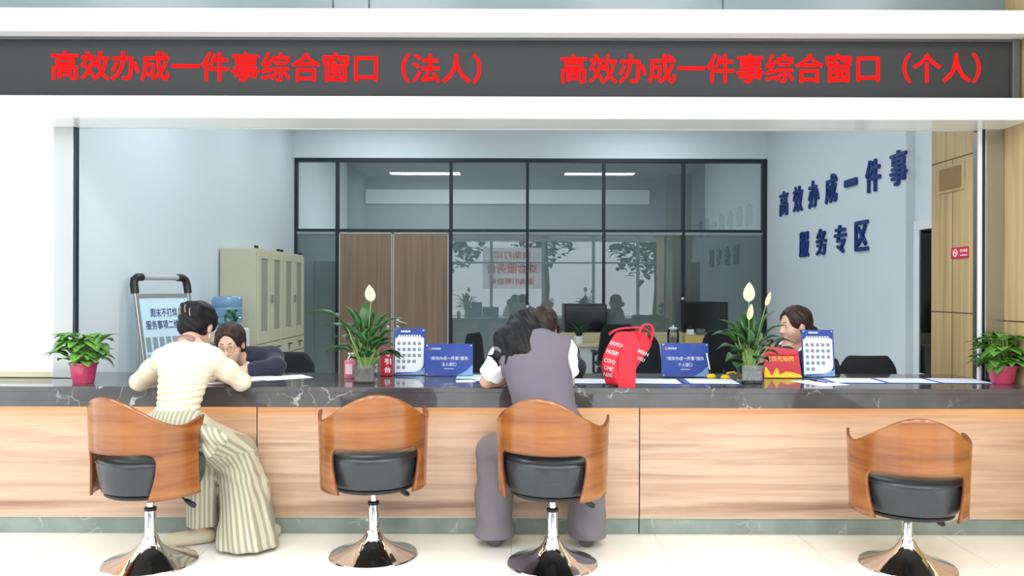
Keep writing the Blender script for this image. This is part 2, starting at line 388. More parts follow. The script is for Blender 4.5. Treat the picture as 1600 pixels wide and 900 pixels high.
# ------------------------------------------------------------------ LED display in the fascia
led = thing('led_display', 'long dark display band with two lines of red Chinese characters', 'sign', (0, 0.2, 2.452))
mb = MB(); mb.box(-6.4, 2.86, 0.145, 0.21, 2.456, 2.806); mb.build('screen', m_screen, led, world=True)
mb = MB()
mb.rbox(2.865, 2.905, 0.12, 0.21, 2.453, 2.811, 0.003); mb.rbox(-6.4, 2.9, 0.13, 0.21, 2.796, 2.811, 0.002); mb.rbox(-6.4, 2.9, 0.13, 0.21, 2.453, 2.462, 0.002)
mb.build('bezel', mat('display_bezel', col(96, 98, 100), 0.4, 0.4), led, world=True)
for s, a, b, yy, ang in (('高效办成一件事综合窗口（法人）', 80, 750, 106, 0.3), ('高效办成一件事综合窗口（个人）', 875, 1530, 106, -0.3)):
    d = 0.145 - CAM[1]
    xa, xb = (a-800)*d/FPX, (b-800)*d/FPX
    zz = CAM[2] - (yy-450)*d/FPX
    mb = MB(); add_text(mb, s, Matrix.Translation(((xa+xb)/2, 0.143, zz)) @ Matrix.Rotation(R(ang), 4, 'Y'), xb-xa, 0.168, bold=0.018, depth=0.006)
    # one part per character: cut the line at even pitch
    pieces = {}
    par = list(range(len(mb.v)))
    def find(i):
        while par[i] != i: par[i] = par[par[i]]; i = par[i]
        return i
    for f in mb.f:
        for q in f[1:]: par[find(f[0])] = find(q)
    comp = {}
    for i in range(len(mb.v)): comp.setdefault(find(i), []).append(i)
    N = len(s); pitch = (xb-xa)/(N-1.3)
    cell = {}
    for r_, ids in comp.items():
        cx = sum(mb.v[i][0] for i in ids)/len(ids); cell[r_] = int((cx-xa)/pitch + 0.0)
    for c_ in sorted(set(cell.values())):
        m2 = MB(); mp = {}
        for i, v in enumerate(mb.v):
            if cell[find(i)] == c_: mp[i] = len(m2.v); m2.v.append(v)
        m2.f = [tuple(mp[i] for i in f) for f in mb.f if f[0] in mp]
        m2.build('character', m_red_led, led, world=True)

# ------------------------------------------------------------------ stools
def shell_mesh():
    zb, zc, zp, za = 0.0, 0.225, 0.495, 0.372       # bottom, top of cut-out, peak, arm height (all from the shell's bottom)
    Rr = lambda z: 0.262 + 0.016*(z/zp)
    cin = R(51); rc = 0.045
    def th_in(z):
        c = cin - R(8)*(max(0, 1 - z/0.16))**1.6
        top = zc - rc
        if z > top: c -= (rc/0.27)*(1 - math.sqrt(max(0, 1-((z-top)/rc)**2)))
        return c
    c_top = th_in(zc)
    def th_end(z): return R(104) - R(6)*math.sin(PI*min(1, z/za)) + R(2.0)*max(0, (z-0.3)/0.09)
    def ztop(th):
        a = abs(math.degrees(th)); b = 0.5*(1+math.cos(PI*min(a, 76)/76))
        t = min(1, max(0, (a-76)/28)); return za - 0.022 + (zp-za+0.022)*b**0.92 + 0.032*t*t*(3-2*t)
    mb = MB(); V = {}
    def P(th, z):
        key = (round(th, 5), round(z, 5))
        if key not in V:
            r = Rr(z); V[key] = len(mb.v); mb.v.append((-r*math.sin(th), -r*math.cos(th), z))
        return V[key]
    nC, nS, nU, nL = 24, 18, 12, 14
    def quad(a, b, c, d): mb.f.append((a, b, c, d))
    # upper band, centre
    for i in range(nC):
        ta, tb = -c_top + 2*c_top*i/nC, -c_top + 2*c_top*(i+1)/nC
        for j in range(nU):
            za_, zb_ = zc + (ztop(ta)-zc)*j/nU, zc + (ztop(ta)-zc)*(j+1)/nU
            zc_, zd_ = zc + (ztop(tb)-zc)*j/nU, zc + (ztop(tb)-zc)*(j+1)/nU
            quad(P(ta, za_), P(tb, zc_), P(tb, zd_), P(ta, zb_))
    for sg in (-1, 1):
        def col_pt(s, j):                 # upper band, sides
            th0 = c_top + (R(104)-c_top)*s; zt = ztop(th0); z = zc + (zt-zc)*j/nU
            th = c_top + (th_end(z)-c_top)*s
            return P(sg*th if s > 0 else sg*c_top, z)
        for i in range(nS):
            for j in range(nU):
                q = [col_pt(i/nS, j), col_pt((i+1)/nS, j), col_pt((i+1)/nS, j+1), col_pt(i/nS, j+1)]
                quad(*(q if sg > 0 else q[::-1]))
        def leg_pt(s, j):
            z = zc*(1 - ((nL-j)/nL)**1.6) if j < nL else zc
            a = th_in(z) if j < nL else c_top
            return P(sg*(a + (th_end(z)-a)*s), z)
        for i in range(nS):
            for j in range(nL):
                q = [leg_pt(i/nS, j), leg_pt((i+1)/nS, j), leg_pt((i+1)/nS, j+1), leg_pt(i/nS, j+1)]
                quad(*(q if sg > 0 else q[::-1]))
    return mb

def make_stool(label, loc, rz, drop=0.0):
    t = thing('swivel_stool', label, 'stool', loc, rz, 'swivel stools along the counter')
    zb = 0.365 - drop
    # wooden wraparound back
    mb = shell_mesh(); mb.v = [(x, y, z+zb) for x, y, z in mb.v]
    o = mb.build('back_shell', m_shell, t, smooth=True, angle=60)
    o.data.materials.append(m_shell_edge)
    md = o.modifiers.new('thick', 'SOLIDIFY'); md.thickness = 0.013; md.offset = 0; md.material_offset_rim = 1
    # cushion
    prof = [(0.0, 0.012), (0.20, 0.012), (0.222, 0.022), (0.232, 0.05), (0.243, 0.14), (0.243, 0.165), (0.232, 0.182), (0.20, 0.192), (0.1, 0.197), (0.0, 0.198)]
    mb = MB(); mb.lathe([(max(r, 0.001), z+zb) for r, z in prof], 48)
    mb.v = [(x, y*(1.16 if y > 0 else 1.0), z) for x, y, z in mb.v]
    cu = mb.build('seat', m_leather, t, smooth=True)
    mb = MB(); pts = [(0.2445*math.cos(2*PI*k/48), 0.2445*math.sin(2*PI*k/48)*(1.16 if k < 24 else 1), zb+0.166) for k in range(48)]
    mb.tube(pts, 0.004, 6, closed=True); mb.build('piping', m_leather, cu, smooth=True)
    mb = MB(); mb.lathe([(0.20, zb-0.006), (0.21, zb), (0.21, zb+0.012), (0.2, zb+0.0125)], 40)
    mb.v = [(x, y*(1.1 if y > 0 else 1.0), z) for x, y, z in mb.v]
    mb.build('seat_board', m_black, t, smooth=True)
    # column and base
    mb = MB(); mb.lathe([(0.224, 0.0), (0.226, 0.006), (0.222, 0.012), (0.19, 0.021), (0.14, 0.037), (0.095, 0.058), (0.062, 0.084), (0.043, 0.112), (0.036, 0.135), (0.001, 0.136)], 64)
    mb.build('base', m_chrome, t, smooth=True)
    mb = MB(); mb.lathe([(0.027, 0.12), (0.027, 0.266-drop*0.4), (0.024, 0.27-drop*0.4), (0.001, 0.27-drop*0.4)], 32); mb.build('sleeve', m_chrome, t, smooth=True)
    mb = MB(); mb.lathe([(0.0285, 0.262-drop*0.4), (0.029, 0.268-drop*0.4), (0.029, 0.276-drop*0.4), (0.022, 0.28-drop*0.4), (0.001, 0.28-drop*0.4)], 32); mb.build('collar', m_black, t, smooth=True)
    mb = MB(); mb.lathe([(0.017, 0.26-drop*0.4), (0.017, zb-0.02), (0.001, zb-0.02)], 28); mb.build('piston', m_chrome, t, smooth=True)
    mb = MB(); mb.rbox(-0.07, 0.07, -0.07, 0.07, zb-0.03, zb-0.004, 0.006); mb.build('swivel_plate', m_black, t)
    mb = MB(); mb.tube([(0.05, 0.03, zb-0.018), (0.10, 0.06, zb-0.02), (0.13, 0.075, zb-0.045), (0.15, 0.085, zb-0.062)], 0.005, 8)
    lv = mb.build('lever', m_black, t, smooth=True)
    mb = MB(); mb.tube([(0.142, 0.081, zb-0.056), (0.155, 0.088, zb-0.066), (0.18, 0.1, zb-0.084), (0.19, 0.105, zb-0.09)], [0.008, 0.013, 0.014, 0.009], 10); mb.build('lever_grip', m_black, lv, smooth=True)
    return t
make_stool('swivel stool the woman in cream sits on, its back turned away left', (-1.80, -0.47, 0), R(-22))
make_stool('empty swivel stool in front of the two blue desk signs', (-0.708, -0.35, 0), R(13))
make_stool('swivel stool the woman in the grey vest sits on', (0.205, -0.47, 0), R(-18))
make_stool('lowest swivel stool, alone at the right end of the counter', (1.965, -0.49, 0), R(-15), 0.085)
# ------------------------------------------------------------------ people
class Field:
    """a distance field on a grid; add() joins soft primitives into one surface"""
    def __init__(s, lo, hi, h):
        s.lo = np.array(lo, float); s.h = h
        n = np.ceil((np.array(hi)-s.lo)/h).astype(int)+1; s.n = n
        s.F = np.full(tuple(n), 1.0, np.float32)
        s.ax = [(s.lo[i]+h*np.arange(n[i])).astype(np.float32) for i in range(3)]
    def _reg(s, lo, hi):
        a = [max(0, int((lo[i]-s.lo[i])/s.h)) for i in range(3)]; b = [min(s.n[i], int((hi[i]-s.lo[i])/s.h)+2) for i in range(3)]
        if any(b[i] <= a[i] for i in range(3)): return None
        sl = tuple(slice(a[i], b[i]) for i in range(3))
        return sl, s.ax[0][sl[0]][:,None,None], s.ax[1][sl[1]][None,:,None], s.ax[2][sl[2]][None,None,:]
    def _join(s, sl, d, k, sub):
        f = s.F[sl]
        if sub:
            d = -d; h = np.maximum(k-np.abs(f-d), 0)/k if k else 0; s.F[sl] = np.maximum(f, d) + (h*h*k/4 if k else 0)
        else:
            h = np.maximum(k-np.abs(f-d), 0)/k if k else 0; s.F[sl] = np.minimum(f, d) - (h*h*k/4 if k else 0)
    def cap(s, a, b, ra, rb=None, k=0.02, sub=False):
        rb = ra if rb is None else rb; a = np.array(a, float); b = np.array(b, float); m = max(ra, rb)+k+0.05
        g = s._reg(np.minimum(a,b)-m, np.maximum(a,b)+m)
        if g is None: return s
        sl, x, y, z = g; ab = b-a; L = float(ab@ab)+1e-9
        t = np.clip(((x-a[0])*ab[0]+(y-a[1])*ab[1]+(z-a[2])*ab[2])/L, 0, 1)
        d = np.sqrt((x-a[0]-t*ab[0])**2+(y-a[1]-t*ab[1])**2+(z-a[2]-t*ab[2])**2)-(ra+(rb-ra)*t)
        s._join(sl, d, k, sub); return s
    def ell(s, c, r, M=None, k=0.02, sub=False):
        c = np.array(c, float); r = np.array(r, float); m = r.max()+k+0.05
        g = s._reg(c-m, c+m)
        if g is None: return s
        sl, x, y, z = g; x = x-c[0]; y = y-c[1]; z = z-c[2]
        if M is not None:
            M = np.array(M); u = x*M[0,0]+y*M[1,0]+z*M[2,0]; v = x*M[0,1]+y*M[1,1]+z*M[2,1]; w_ = x*M[0,2]+y*M[1,2]+z*M[2,2]
        else: u, v, w_ = x, y, z
        k0 = np.sqrt((u/r[0])**2+(v/r[1])**2+(w_/r[2])**2); k1 = np.sqrt((u/r[0]**2)**2+(v/r[1]**2)**2+(w_/r[2]**2)**2)+1e-9
        s._join(sl, k0*(k0-1)/k1, k, sub); return s
    def chain(s, pts, rads, k=0.02):
        for i in range(len(pts)-1): s.cap(pts[i], pts[i+1], rads[i], rads[i+1], k)
        return s
    def clip(s, n, p, k=0.0):
        """keep only the side of the plane that n points to"""
        n = np.array(n, float); n /= np.linalg.norm(n)
        x, y, z = s.ax[0][:,None,None], s.ax[1][None,:,None], s.ax[2][None,None,:]
        d = -((x-p[0])*n[0]+(y-p[1])*n[1]+(z-p[2])*n[2])
        s._join((slice(None),)*3, -d, k, True) if k else None
        if not k: s.F = np.maximum(s.F, d)
        return s
    def ripple(s, fn):
        x, y, z = s.ax[0][:,None,None], s.ax[1][None,:,None], s.ax[2][None,None,:]
        s.F = s.F + fn(x, y, z).astype(np.float32); return s
    def mesh(s):
        F = s.F; F[0]=F[-1]=1; F[:,0]=F[:,-1]=1; F[:,:,0]=F[:,:,-1]=1
        ins = F < 0; n = s.n
        cnt = np.zeros(tuple(n-1), np.int8)
        cs = [(i,j,k) for i in (0,1) for j in (0,1) for k in (0,1)]
        for i,j,k in cs: cnt += ins[i:n[0]-1+i, j:n[1]-1+j, k:n[2]-1+k]
        I,J,K = np.nonzero((cnt > 0) & (cnt < 8))
        idx = np.full(tuple(n-1), -1, np.int64); idx[I,J,K] = np.arange(len(I))
        acc = np.zeros((len(I),3)); num = np.zeros(len(I))
        for a in cs:
            for ax in range(3):
                if a[ax]: continue
                b = list(a); b[ax] = 1
                f0 = F[I+a[0],J+a[1],K+a[2]]; f1 = F[I+b[0],J+b[1],K+b[2]]
                cr = (f0 < 0) != (f1 < 0); t = np.where(cr, f0/(f0-f1+1e-12), 0)
                p = np.array(a, float)[None,:].repeat(len(I),0); p[:,ax] += t
                acc += p*cr[:,None]; num += cr
        V = s.lo + (np.stack([I,J,K],1)+acc/num[:,None])*s.h
        Q = []
        for ax in range(3):
            o1, o2 = [(1,2),(2,0),(0,1)][ax]
            sl0 = [slice(1,-1)]*3; sl1 = [slice(1,-1)]*3; sl0[ax] = slice(0,-1); sl1[ax] = slice(1,None)
            A = ins[tuple(sl0)]; B = ins[tuple(sl1)]
            g = np.argwhere(A != B); 
            if not len(g): continue
            flip = A[tuple(g.T)]
            g = g + 1; g[:,ax] -= 1
            def cell(d1, d2):
                c = g.copy(); c[:,o1] -= d1; c[:,o2] -= d2; return idx[c[:,0],c[:,1],c[:,2]]
            q = np.stack([cell(1,1), cell(0,1), cell(0,0), cell(1,0)],1)
            q[~flip] = q[~flip][:,::-1]; Q.append(q)
        Q = np.concatenate(Q); Q = Q[(Q >= 0).all(1)]
        return V, Q
def field_obj(name, F, m, root, smooth_it=2, stripe=None):
    V, Q = F.mesh()
    for _ in range(smooth_it):                     # even out the grid
        A = np.zeros_like(V); c = np.zeros(len(V))
        for a, b in ((0,1),(1,2),(2,3),(3,0)):
            np.add.at(A, Q[:,a], V[Q[:,b]]); np.add.at(A, Q[:,b], V[Q[:,a]]); np.add.at(c, Q[:,a], 1); np.add.at(c, Q[:,b], 1)
        V = V*0.5 + A/np.maximum(c,1)[:,None]*0.5
    o = Vector(root.location); p = root.parent
    while p is not None: o = o + p.location; p = p.parent
    me = bpy.data.meshes.new(name)
    me.vertices.add(len(V)); me.vertices.foreach_set('co', (V-np.array(o)).astype(np.float32).ravel())
    me.loops.add(len(Q)*4); me.loops.foreach_set('vertex_index', Q.astype(np.int32).ravel())
    me.polygons.add(len(Q)); me.polygons.foreach_set('loop_start', np.arange(0,len(Q)*4,4,dtype=np.int32))
    me.polygons.foreach_set('use_smooth', np.ones(len(Q), bool))
    me.update(calc_edges=True); me.validate()
    if stripe is not None:
        at_ = me.attributes.new('stripe', 'FLOAT', 'POINT'); at_.data.foreach_set('value', stripe(V).astype(np.float32))
    me.materials.append(m)
    ob = bpy.data.objects.new(name, me); C.objects.link(ob); ob.parent = root
    return ob

m_skin = mat('skin', col(212, 172, 150), 0.5, spec=0.35)
m_skin.node_tree.nodes['Principled BSDF'].inputs['Subsurface Weight'].default_value = 0.06
m_hair = mat('black_hair', col(20, 19, 23), 0.5, spec=0.2)
def hair_streaks(m, a, b):
    _, n, r = noise_col(m, 14, [(0.35, a), (0.65, b)], vec=(6, 6, 0.8), detail=6, bump=0.25)
hair_streaks(m_hair, col(12, 12, 15), col(28, 26, 29))
m_hair_brown = mat('dark_brown_hair', col(48, 34, 32), 0.48, spec=0.25); hair_streaks(m_hair_brown, col(30, 22, 22), col(66, 46, 42))
m_lip = mat('lips', col(176, 88, 84), 0.4)
m_brow = mat('eyebrow', col(52, 38, 34), 0.8)
m_eyewhite = mat('eye_white', col(232, 226, 220), 0.25)
m_iris = mat('dark_iris', col(24, 16, 14), 0.2)
m_navy = mat('navy_suit_cloth', col(28, 32, 52), 0.85, bump=(350, 0.2), sheen=0.15)
m_white_cloth = mat('white_cotton', col(240, 242, 248), 0.85, bump=(300, 0.15))
m_cream = mat('cream_knit', col(224, 211, 188), 0.85, bump=(260, 0.35))
m_vest = mat('grey_vest_cloth', col(104, 98, 110), 0.85, bump=(320, 0.25))
m_trouser = mat('grey_trouser_cloth', col(116, 110, 116), 0.85, bump=(320, 0.25))
m_linen = mat('striped_linen', col(214, 206, 182), 0.9, bump=(320, 0.2))
def stripes():
    nt = m_linen.node_tree; L = nt.links; b = nt.nodes['Principled BSDF']
    a = nt.nodes.new('ShaderNodeAttribute'); a.attribute_name = 'stripe'
    f = nt.nodes.new('ShaderNodeMath'); f.operation = 'MULTIPLY'; f.inputs[1].default_value = 2*PI/0.021; L.new(a.outputs['Fac'], f.inputs[0])
    s = nt.nodes.new('ShaderNodeMath'); s.operation = 'SINE'; L.new(f.outputs[0], s.inputs[0])
    r = nt.nodes.new('ShaderNodeValToRGB'); e = r.color_ramp.elements
    e[0].position = 0.36; e[0].color = col(150, 147, 131); e[1].position = 0.56; e[1].color = col(190, 184, 160)
    q = nt.nodes.new('ShaderNodeMath'); q.operation = 'MULTIPLY_ADD'; q.inputs[1].default_value = 0.5; q.inputs[2].default_value = 0.5; L.new(s.outputs[0], q.inputs[0])
    L.new(q.outputs[0], r.inputs['Fac']); L.new(r.outputs['Color'], b.inputs['Base Color'])
stripes()

def V3(*a): return np.array(a, float)
def frame(fwd, up):
    f = np.array(fwd, float); f /= np.linalg.norm(f); u = np.array(up, float); u -= f*(u@f); u /= np.linalg.norm(u)
    r = np.cross(f, u); return np.stack([r, f, u], 1)          # columns: person's right, forward, up
def head_sdf(F, c, M):
    P = lambda *a: np.array(c)+M@np.array(a, float)
    F.ell(P(0,-0.012,0.03), (0.074,0.092,0.085), M, 0.02)
    F.ell(P(0,0.026,-0.03), (0.062,0.062,0.084), M, 0.03)
    F.ell(P(0,0.05,-0.094), (0.03,0.028,0.022), M, 0.035)
    for sx in (-1,1):
        F.ell(P(sx*0.036,0.054,-0.036), (0.028,0.028,0.03), M, 0.02)
        F.ell(P(sx*0.032,0.098,0.006), (0.017,0.016,0.012), M, 0.014, sub=True)
        F.ell(P(sx*0.031,0.072,0.004), (0.016,0.013,0.011), M, 0.006)      # eyelids
        F.ell(P(sx*0.076,-0.008,-0.012), (0.009,0.019,0.031), M, 0.008)
        F.cap(P(sx*0.012,0.082,0.023), P(sx*0.042,0.074,0.022), 0.008, 0.006, 0.015)
        F.ell(P(sx*0.011,0.095,-0.036), (0.009,0.01,0.008), M, 0.008)
    F.cap(P(0,0.083,0.008), P(0,0.101,-0.03), 0.008, 0.012, 0.012)
    F.cap(P(-0.015,0.083,-0.064), P(0.015,0.083,-0.064), 0.008, 0.008, 0.01)
    F.cap(P(-0.012,0.082,-0.075), P(0.012,0.082,-0.075), 0.008, 0.008, 0.01)
def hair_cap(F, c, M, extra=0.0, front=0.05, fringe=0.058):
    P = lambda *a: np.array(c)+M@np.array(a, float)
    F.ell(P(0,-0.02,0.036), (0.086+extra,0.103+extra,0.092+extra), M, 0.02)
    F.ell(P(0,-0.055,-0.03), (0.07+extra,0.06+extra,0.06), M, 0.03)
    F.ell(P(0,0.105,-0.028), (0.069,0.078,0.118), M, 0.012, sub=True)
def face_bits(root, c, M, open_=1.0, smile=0.0, brow=True):
    P = lambda *a: Vector(np.array(c)+M@np.array(a, float))
    MM = Matrix([list(M[i]) for i in range(3)])
    for sx in (-1,1):
        mb = MB(); mb.sphere(P(sx*0.031,0.0785,0.003), (0.0125,0.0085,0.0065*open_), 14, MM.to_4x4()); e = mb.build('eye', m_eyewhite, root, smooth=True, world=True)
        mb = MB(); mb.sphere(P(sx*0.031,0.0845,0.003), (0.0058,0.0035,0.0055*open_), 12, MM.to_4x4()); mb.build('iris', m_iris, e, smooth=True, world=True)
        mb = MB(); mb.tube([P(sx*(0.018+0.0065*i), 0.0845-0.003*abs(i-2)*0.7-0.001*i, 0.0085*open_+0.002-0.0008*(i-2)**2) for i in range(5)], 0.0016, 6); mb.build('eyelash', m_iris, root, smooth=True, world=True)
        mb = MB(); mb.tube([P(sx*(0.013+0.008*i), 0.0905-0.0032*i-0.0006*i*i, 0.0285+0.0013*(2-abs(i-2))) for i in range(5)], [0.002,0.003,0.003,0.0024,0.0015], 6); mb.build('eyebrow', m_brow, root, smooth=True, world=True)
    wd = 0.021 + 0.007*smile
    mb = MB(); mb.tube([P(-wd+2*wd*i/8, 0.0905-0.012*(abs(i-4)/4)**2, -0.064+0.008*smile*(abs(i-4)/4)**2) for i in range(9)], [0.001,0.003,0.004,0.0045,0.004,0.0045,0.004,0.003,0.001], 8)
    mb.tube([P(-wd*0.85+1.7*wd*i/8, 0.09-0.011*(abs(i-4)/4)**2, -0.074+0.010*smile*(abs(i-4)/4)**2) for i in range(9)], [0.001,0.003,0.0045,0.005,0.0052,0.005,0.0045,0.003,0.001], 8)
    mb.build('lips', m_lip, root, smooth=True, world=True)
def hand_sdf(F, wrist, d, side, nrm, curl=0.5, sz=1.0):
    """wrist point, finger direction, direction towards the thumb, palm normal (where fingers curl to)"""
    wr = np.array(wrist, float); d = np.array(d, float); d /= np.linalg.norm(d); s = np.array(side, float); s -= d*(s@d); s /= np.linalg.norm(s)
    nn = np.cross(d, s); nn = nn if nn@np.array(nrm, float) > 0 else -nn
    kn = []
    for i, off in enumerate((0.027, 0.009, -0.009, -0.026)):
        k = wr + d*(0.084-0.004*abs(i-1))*sz + s*off*sz; kn.append(k)
        F.cap(wr+s*off*0.6*sz+d*0.01, k, 0.014*sz, 0.0105*sz, 0.012)
    for k, ln in zip(kn, (0.07, 0.078, 0.073, 0.056)):
        p = k; a = 0.25*curl
        for seg, fr in enumerate((0.45, 0.3, 0.25)):
            a += curl*(0.35 if seg == 0 else 0.6)
            q = p + (d*math.cos(a)+nn*math.sin(a))*ln*fr*sz; F.cap(p, q, (0.0092-0.001*seg)*sz, (0.0084-0.001*seg)*sz, 0.003); p = q
    t0 = wr + d*0.02*sz + s*0.022*sz; t1 = t0 + (d*0.6+s*0.75+nn*0.3)*0.036*sz; t2 = t1 + (d*0.85+s*0.25+nn*0.4)*0.03*sz; t3 = t2 + (d*0.9-s*0.05+nn*0.45)*0.024*sz
    F.cap(t0, t1, 0.014*sz, 0.011*sz, 0.01); F.cap(t1, t2, 0.0105*sz, 0.0095*sz, 0.003); F.cap(t2, t3, 0.0095*sz, 0.0078*sz, 0.003)
def basis(up, right):
    u = np.array(up, float); u /= np.linalg.norm(u); r = np.array(right, float); r -= u*(r@u); r /= np.linalg.norm(r); return np.stack([r, np.cross(u, r), u], 1)
def torso(F, J, t=0.0, k=0.05, waist=0.118, chest=0.15, hip=0.158, dep=1.0):
    up = J['neck']-J['pelvis']; M = basis(up, J['sr']-J['sl']); L = np.linalg.norm(up); u = up/L
    F.ell(J['pelvis'], (hip+t, 0.112*dep+t, 0.115+t), M, k)
    F.ell(J['pelvis']+up*0.38, (waist+t, 0.088*dep+t, 0.15+t), M, k)
    F.ell(J['pelvis']+up*0.70, (chest+t, 0.098*dep+t, 0.165+t), M, k)
    m = (J['sl']+J['sr'])/2
    F.cap(J['sl']*0.92+m*0.08, J['sr']*0.92+m*0.08, 0.05+t, 0.05+t, k)
    F.cap(m*0.6+J['neck']*0.4, J['neck'], 0.06+t, 0.05+t, k)
    for q in ('sl','sr'): F.cap(J[q], J['neck']*0.75+m*0.25, 0.046+t, 0.045+t, k)
    return M
def limbs(F, J, arms=True, legs=True):
    if arms:
        for s in 'lr':
            F.chain([J['s'+s], J['e'+s]*0.5+J['s'+s]*0.5, J['e'+s]], [0.046, 0.042, 0.035], 0.02)
            F.chain([J['e'+s], J['e'+s]*0.65+J['w'+s]*0.35, J['w'+s]], [0.036, 0.037, 0.024], 0.015)
    if legs:
        for s in 'lr':
            F.chain([J['h'+s], J['k'+s]], [0.078, 0.054], 0.03)
            F.chain([J['k'+s], J['k'+s]*0.65+J['a'+s]*0.35, J['a'+s]], [0.05, 0.05, 0.034], 0.02)
            fd = J['f'+s]; F.cap(J['a'+s]-np.array([0,0,0.03])-fd*0.02, J['a'+s]+fd*0.13-np.array([0,0,0.045]), 0.032, 0.026, 0.02)
def shoe(root, J, s, m):
    a = J['a'+s]; fd = J['f'+s]; F = Field(a-0.3, a+0.3, 0.006); z0 = 0.002
    F.cap(V3(*(a-fd*0.03)[:2], 0.04), V3(*(a+fd*0.15)[:2], 0.03), 0.043, 0.04, 0.02)
    F.ell(V3(*(a+fd*0.13)[:2], 0.03), (0.05,0.05,0.03), None, 0.02)
    F.clip((0,0,1), (0,0,z0)); F.clip((0,0,-1), (0,0,0.075))
    return field_obj('shoe', F, m, root)

# --- woman in cream, seen from behind
def woman_cream():
    J = dict(pelvis=V3(-1.715,-0.40,0.645), neck=V3(-1.70,-0.235,1.075), head=V3(-1.712,-0.085,1.158),
             sl=V3(-1.83,-0.25,0.995), sr=V3(-1.575,-0.25,0.995), el=V3(-2.005,-0.15,0.866), er=V3(-1.455,-0.15,0.866), wl=V3(-1.85,0.05,0.868), wr=V3(-1.62,0.07,0.868),
             hl=V3(-1.775,-0.38,0.63), hr=V3(-1.635,-0.38,0.62), kl=V3(-1.665,-0.16,0.47), kr=V3(-1.49,-0.14,0.47), al=V3(-1.66,-0.16,0.085), ar=V3(-1.385,-0.17,0.085),
             fl=V3(-0.55,0.83,0)*0.9, fr=V3(0.45,0.89,0))
    J['fl'] = V3(-0.75,-0.35,0); J['fl'] /= np.linalg.norm(J['fl']); J['fr'] /= np.linalg.norm(J['fr'])
    root = thing('person', 'woman in cream long sleeved top and wide striped trousers leaning on the counter', 'person', (-1.665,-0.3,0))
    M = frame((0.2,0.86,-0.5), (0.08,0.4,0.9))
    F = Field((-2.12,-0.62,0), (-1.2,0.28,1.36), 0.006)
    torso(F, J, -0.006, chest=0.128, waist=0.108); limbs(F, J); F.cap(J['neck']-V3(0,0.01,0.02), J['head']+M@V3(0,-0.03,-0.06), 0.047, 0.05, 0.02); head_sdf(F, J['head'], M)
    hand_sdf(F, J['wl'], (0.7,0.7,-0.05), (0.7,-0.7,0), (0,0,-1), 0.35); hand_sdf(F, J['wr'], (-0.7,0.7,-0.05), (-0.7,-0.7,0), (0,0,-1), 0.8)
    body = field_obj('body', F, m_skin, root)
    face_bits(root, J['head'], M)
    # ruched top
    F = Field((-1.95,-0.62,0.62), (-1.4,0.0,1.1), 0.005); torso(F, J, 0.004, chest=0.126, waist=0.106, hip=0.15)
    F.ripple(lambda x,y,z: 0.0032*np.sin(z*230+3.0*np.sin(x*9+z*14)+5*y)*(z < 0.97))
    up = J['neck']-J['pelvis']; F.clip(up, J['pelvis']+up*0.06); F.clip(-up, J['pelvis']+up*0.78)
    field_obj('top', F, m_cream, root, 1)
    # shrug with sleeves
    F = Field((-2.12,-0.46,0.8), (-1.36,0.2,1.16), 0.005); torso(F, J, 0.007, k=0.04, chest=0.127, waist=0.1)
    for s in 'lr':
        F.chain([J['s'+s], J['e'+s]*0.5+J['s'+s]*0.5, J['e'+s]], [0.05,0.054,0.047], 0.03); F.chain([J['e'+s], J['w'+s]], [0.047,0.034], 0.02)
    yoke = J['pelvis']+up*0.60
    x, y, z = F.ax[0][:,None,None], F.ax[1][None,:,None], F.ax[2][None,None,:]
    lower = (yoke[2]-0.012*np.cos((x-yoke[0])*9)-z) + (y-yoke[1])*-0.35
    arm = np.maximum(np.abs(x-J['pelvis'][0])-0.115, 0) > 0
    F.F = np.where((lower > 0) & ~arm, np.maximum(F.F, lower), F.F).astype(np.float32)
    F.ell(J['neck']+V3(-0.0,-0.002,0.035), (0.105,0.085,0.05), basis(up, J['sr']-J['sl']), 0.008, sub=True)
    F.ripple(lambda x,y,z: 0.0018*np.sin((x+1.69)*60+z*90)*np.sin(z*40))
    field_obj('shrug', F, m_cream, root, 2)
    # striped wide trousers
    F = Field((-1.95,-0.62,0.0), (-1.16,0.06,0.82), 0.006)
    F.ell(J['pelvis'], (0.172,0.13,0.13), None, 0.04)
    F.chain([J['hr'], J['kr']+V3(0.005,0,0.005)], [0.115,0.105], 0.05); F.chain([J['kr'], J['kr']*0.5+J['ar']*0.5, J['ar']+V3(0.0,-0.07,-0.08)], [0.105,0.125,0.16], 0.03)
    F.chain([J['hl'], J['kl']], [0.11,0.088], 0.04); F.chain([J['kl'], J['al']+V3(0,-0.0,0.0)], [0.085,0.088], 0.03)
    F.ripple(lambda x,y,z: 0.007*np.sin(x*62+y*25+2.2*np.sin(z*6))*np.clip((0.55-z)/0.4,0,1))
    F.ripple(lambda x,y,z: 0.005*np.sin((z+0.55*(x+1.5))*75)*np.exp(-((z-0.38)/0.07)**2))
    F.clip((-0.06,0.22,1), (-1.40,-0.17,0.035)) if False else F.clip((0,0,1), (0,0,0.018))
    x, y, z = F.ax[0][:,None,None], F.ax[1][None,:,None], F.ax[2][None,None,:]
    F.F = np.where(x < -1.575, np.maximum(F.F, 0.10-z), F.F).astype(np.float32)
    F.clip((0,0,-1), (0,0,0.755))
    def st(V):
        tr = np.clip((J['kr'][2]-V[:,2])/(J['kr'][2]-J['ar'][2]), -0.6, 1.2); cx = J['kr'][0]+(J['ar'][0]-J['kr'][0])*tr
        rel = (V[:,0]-cx)/(1+0.5*np.clip(tr,0,1)); up_ = V[:,2] > 0.5
        return np.where(V[:,0] > -1.57, np.where(up_, (V[:,0]*0.75+V[:,2]*0.6)*0.9, rel), V[:,0])
    tr_ = field_obj('trousers', F, m_linen, root, 2, stripe=st); tr_['label'] = 'wide trousers with grey and beige stripes'
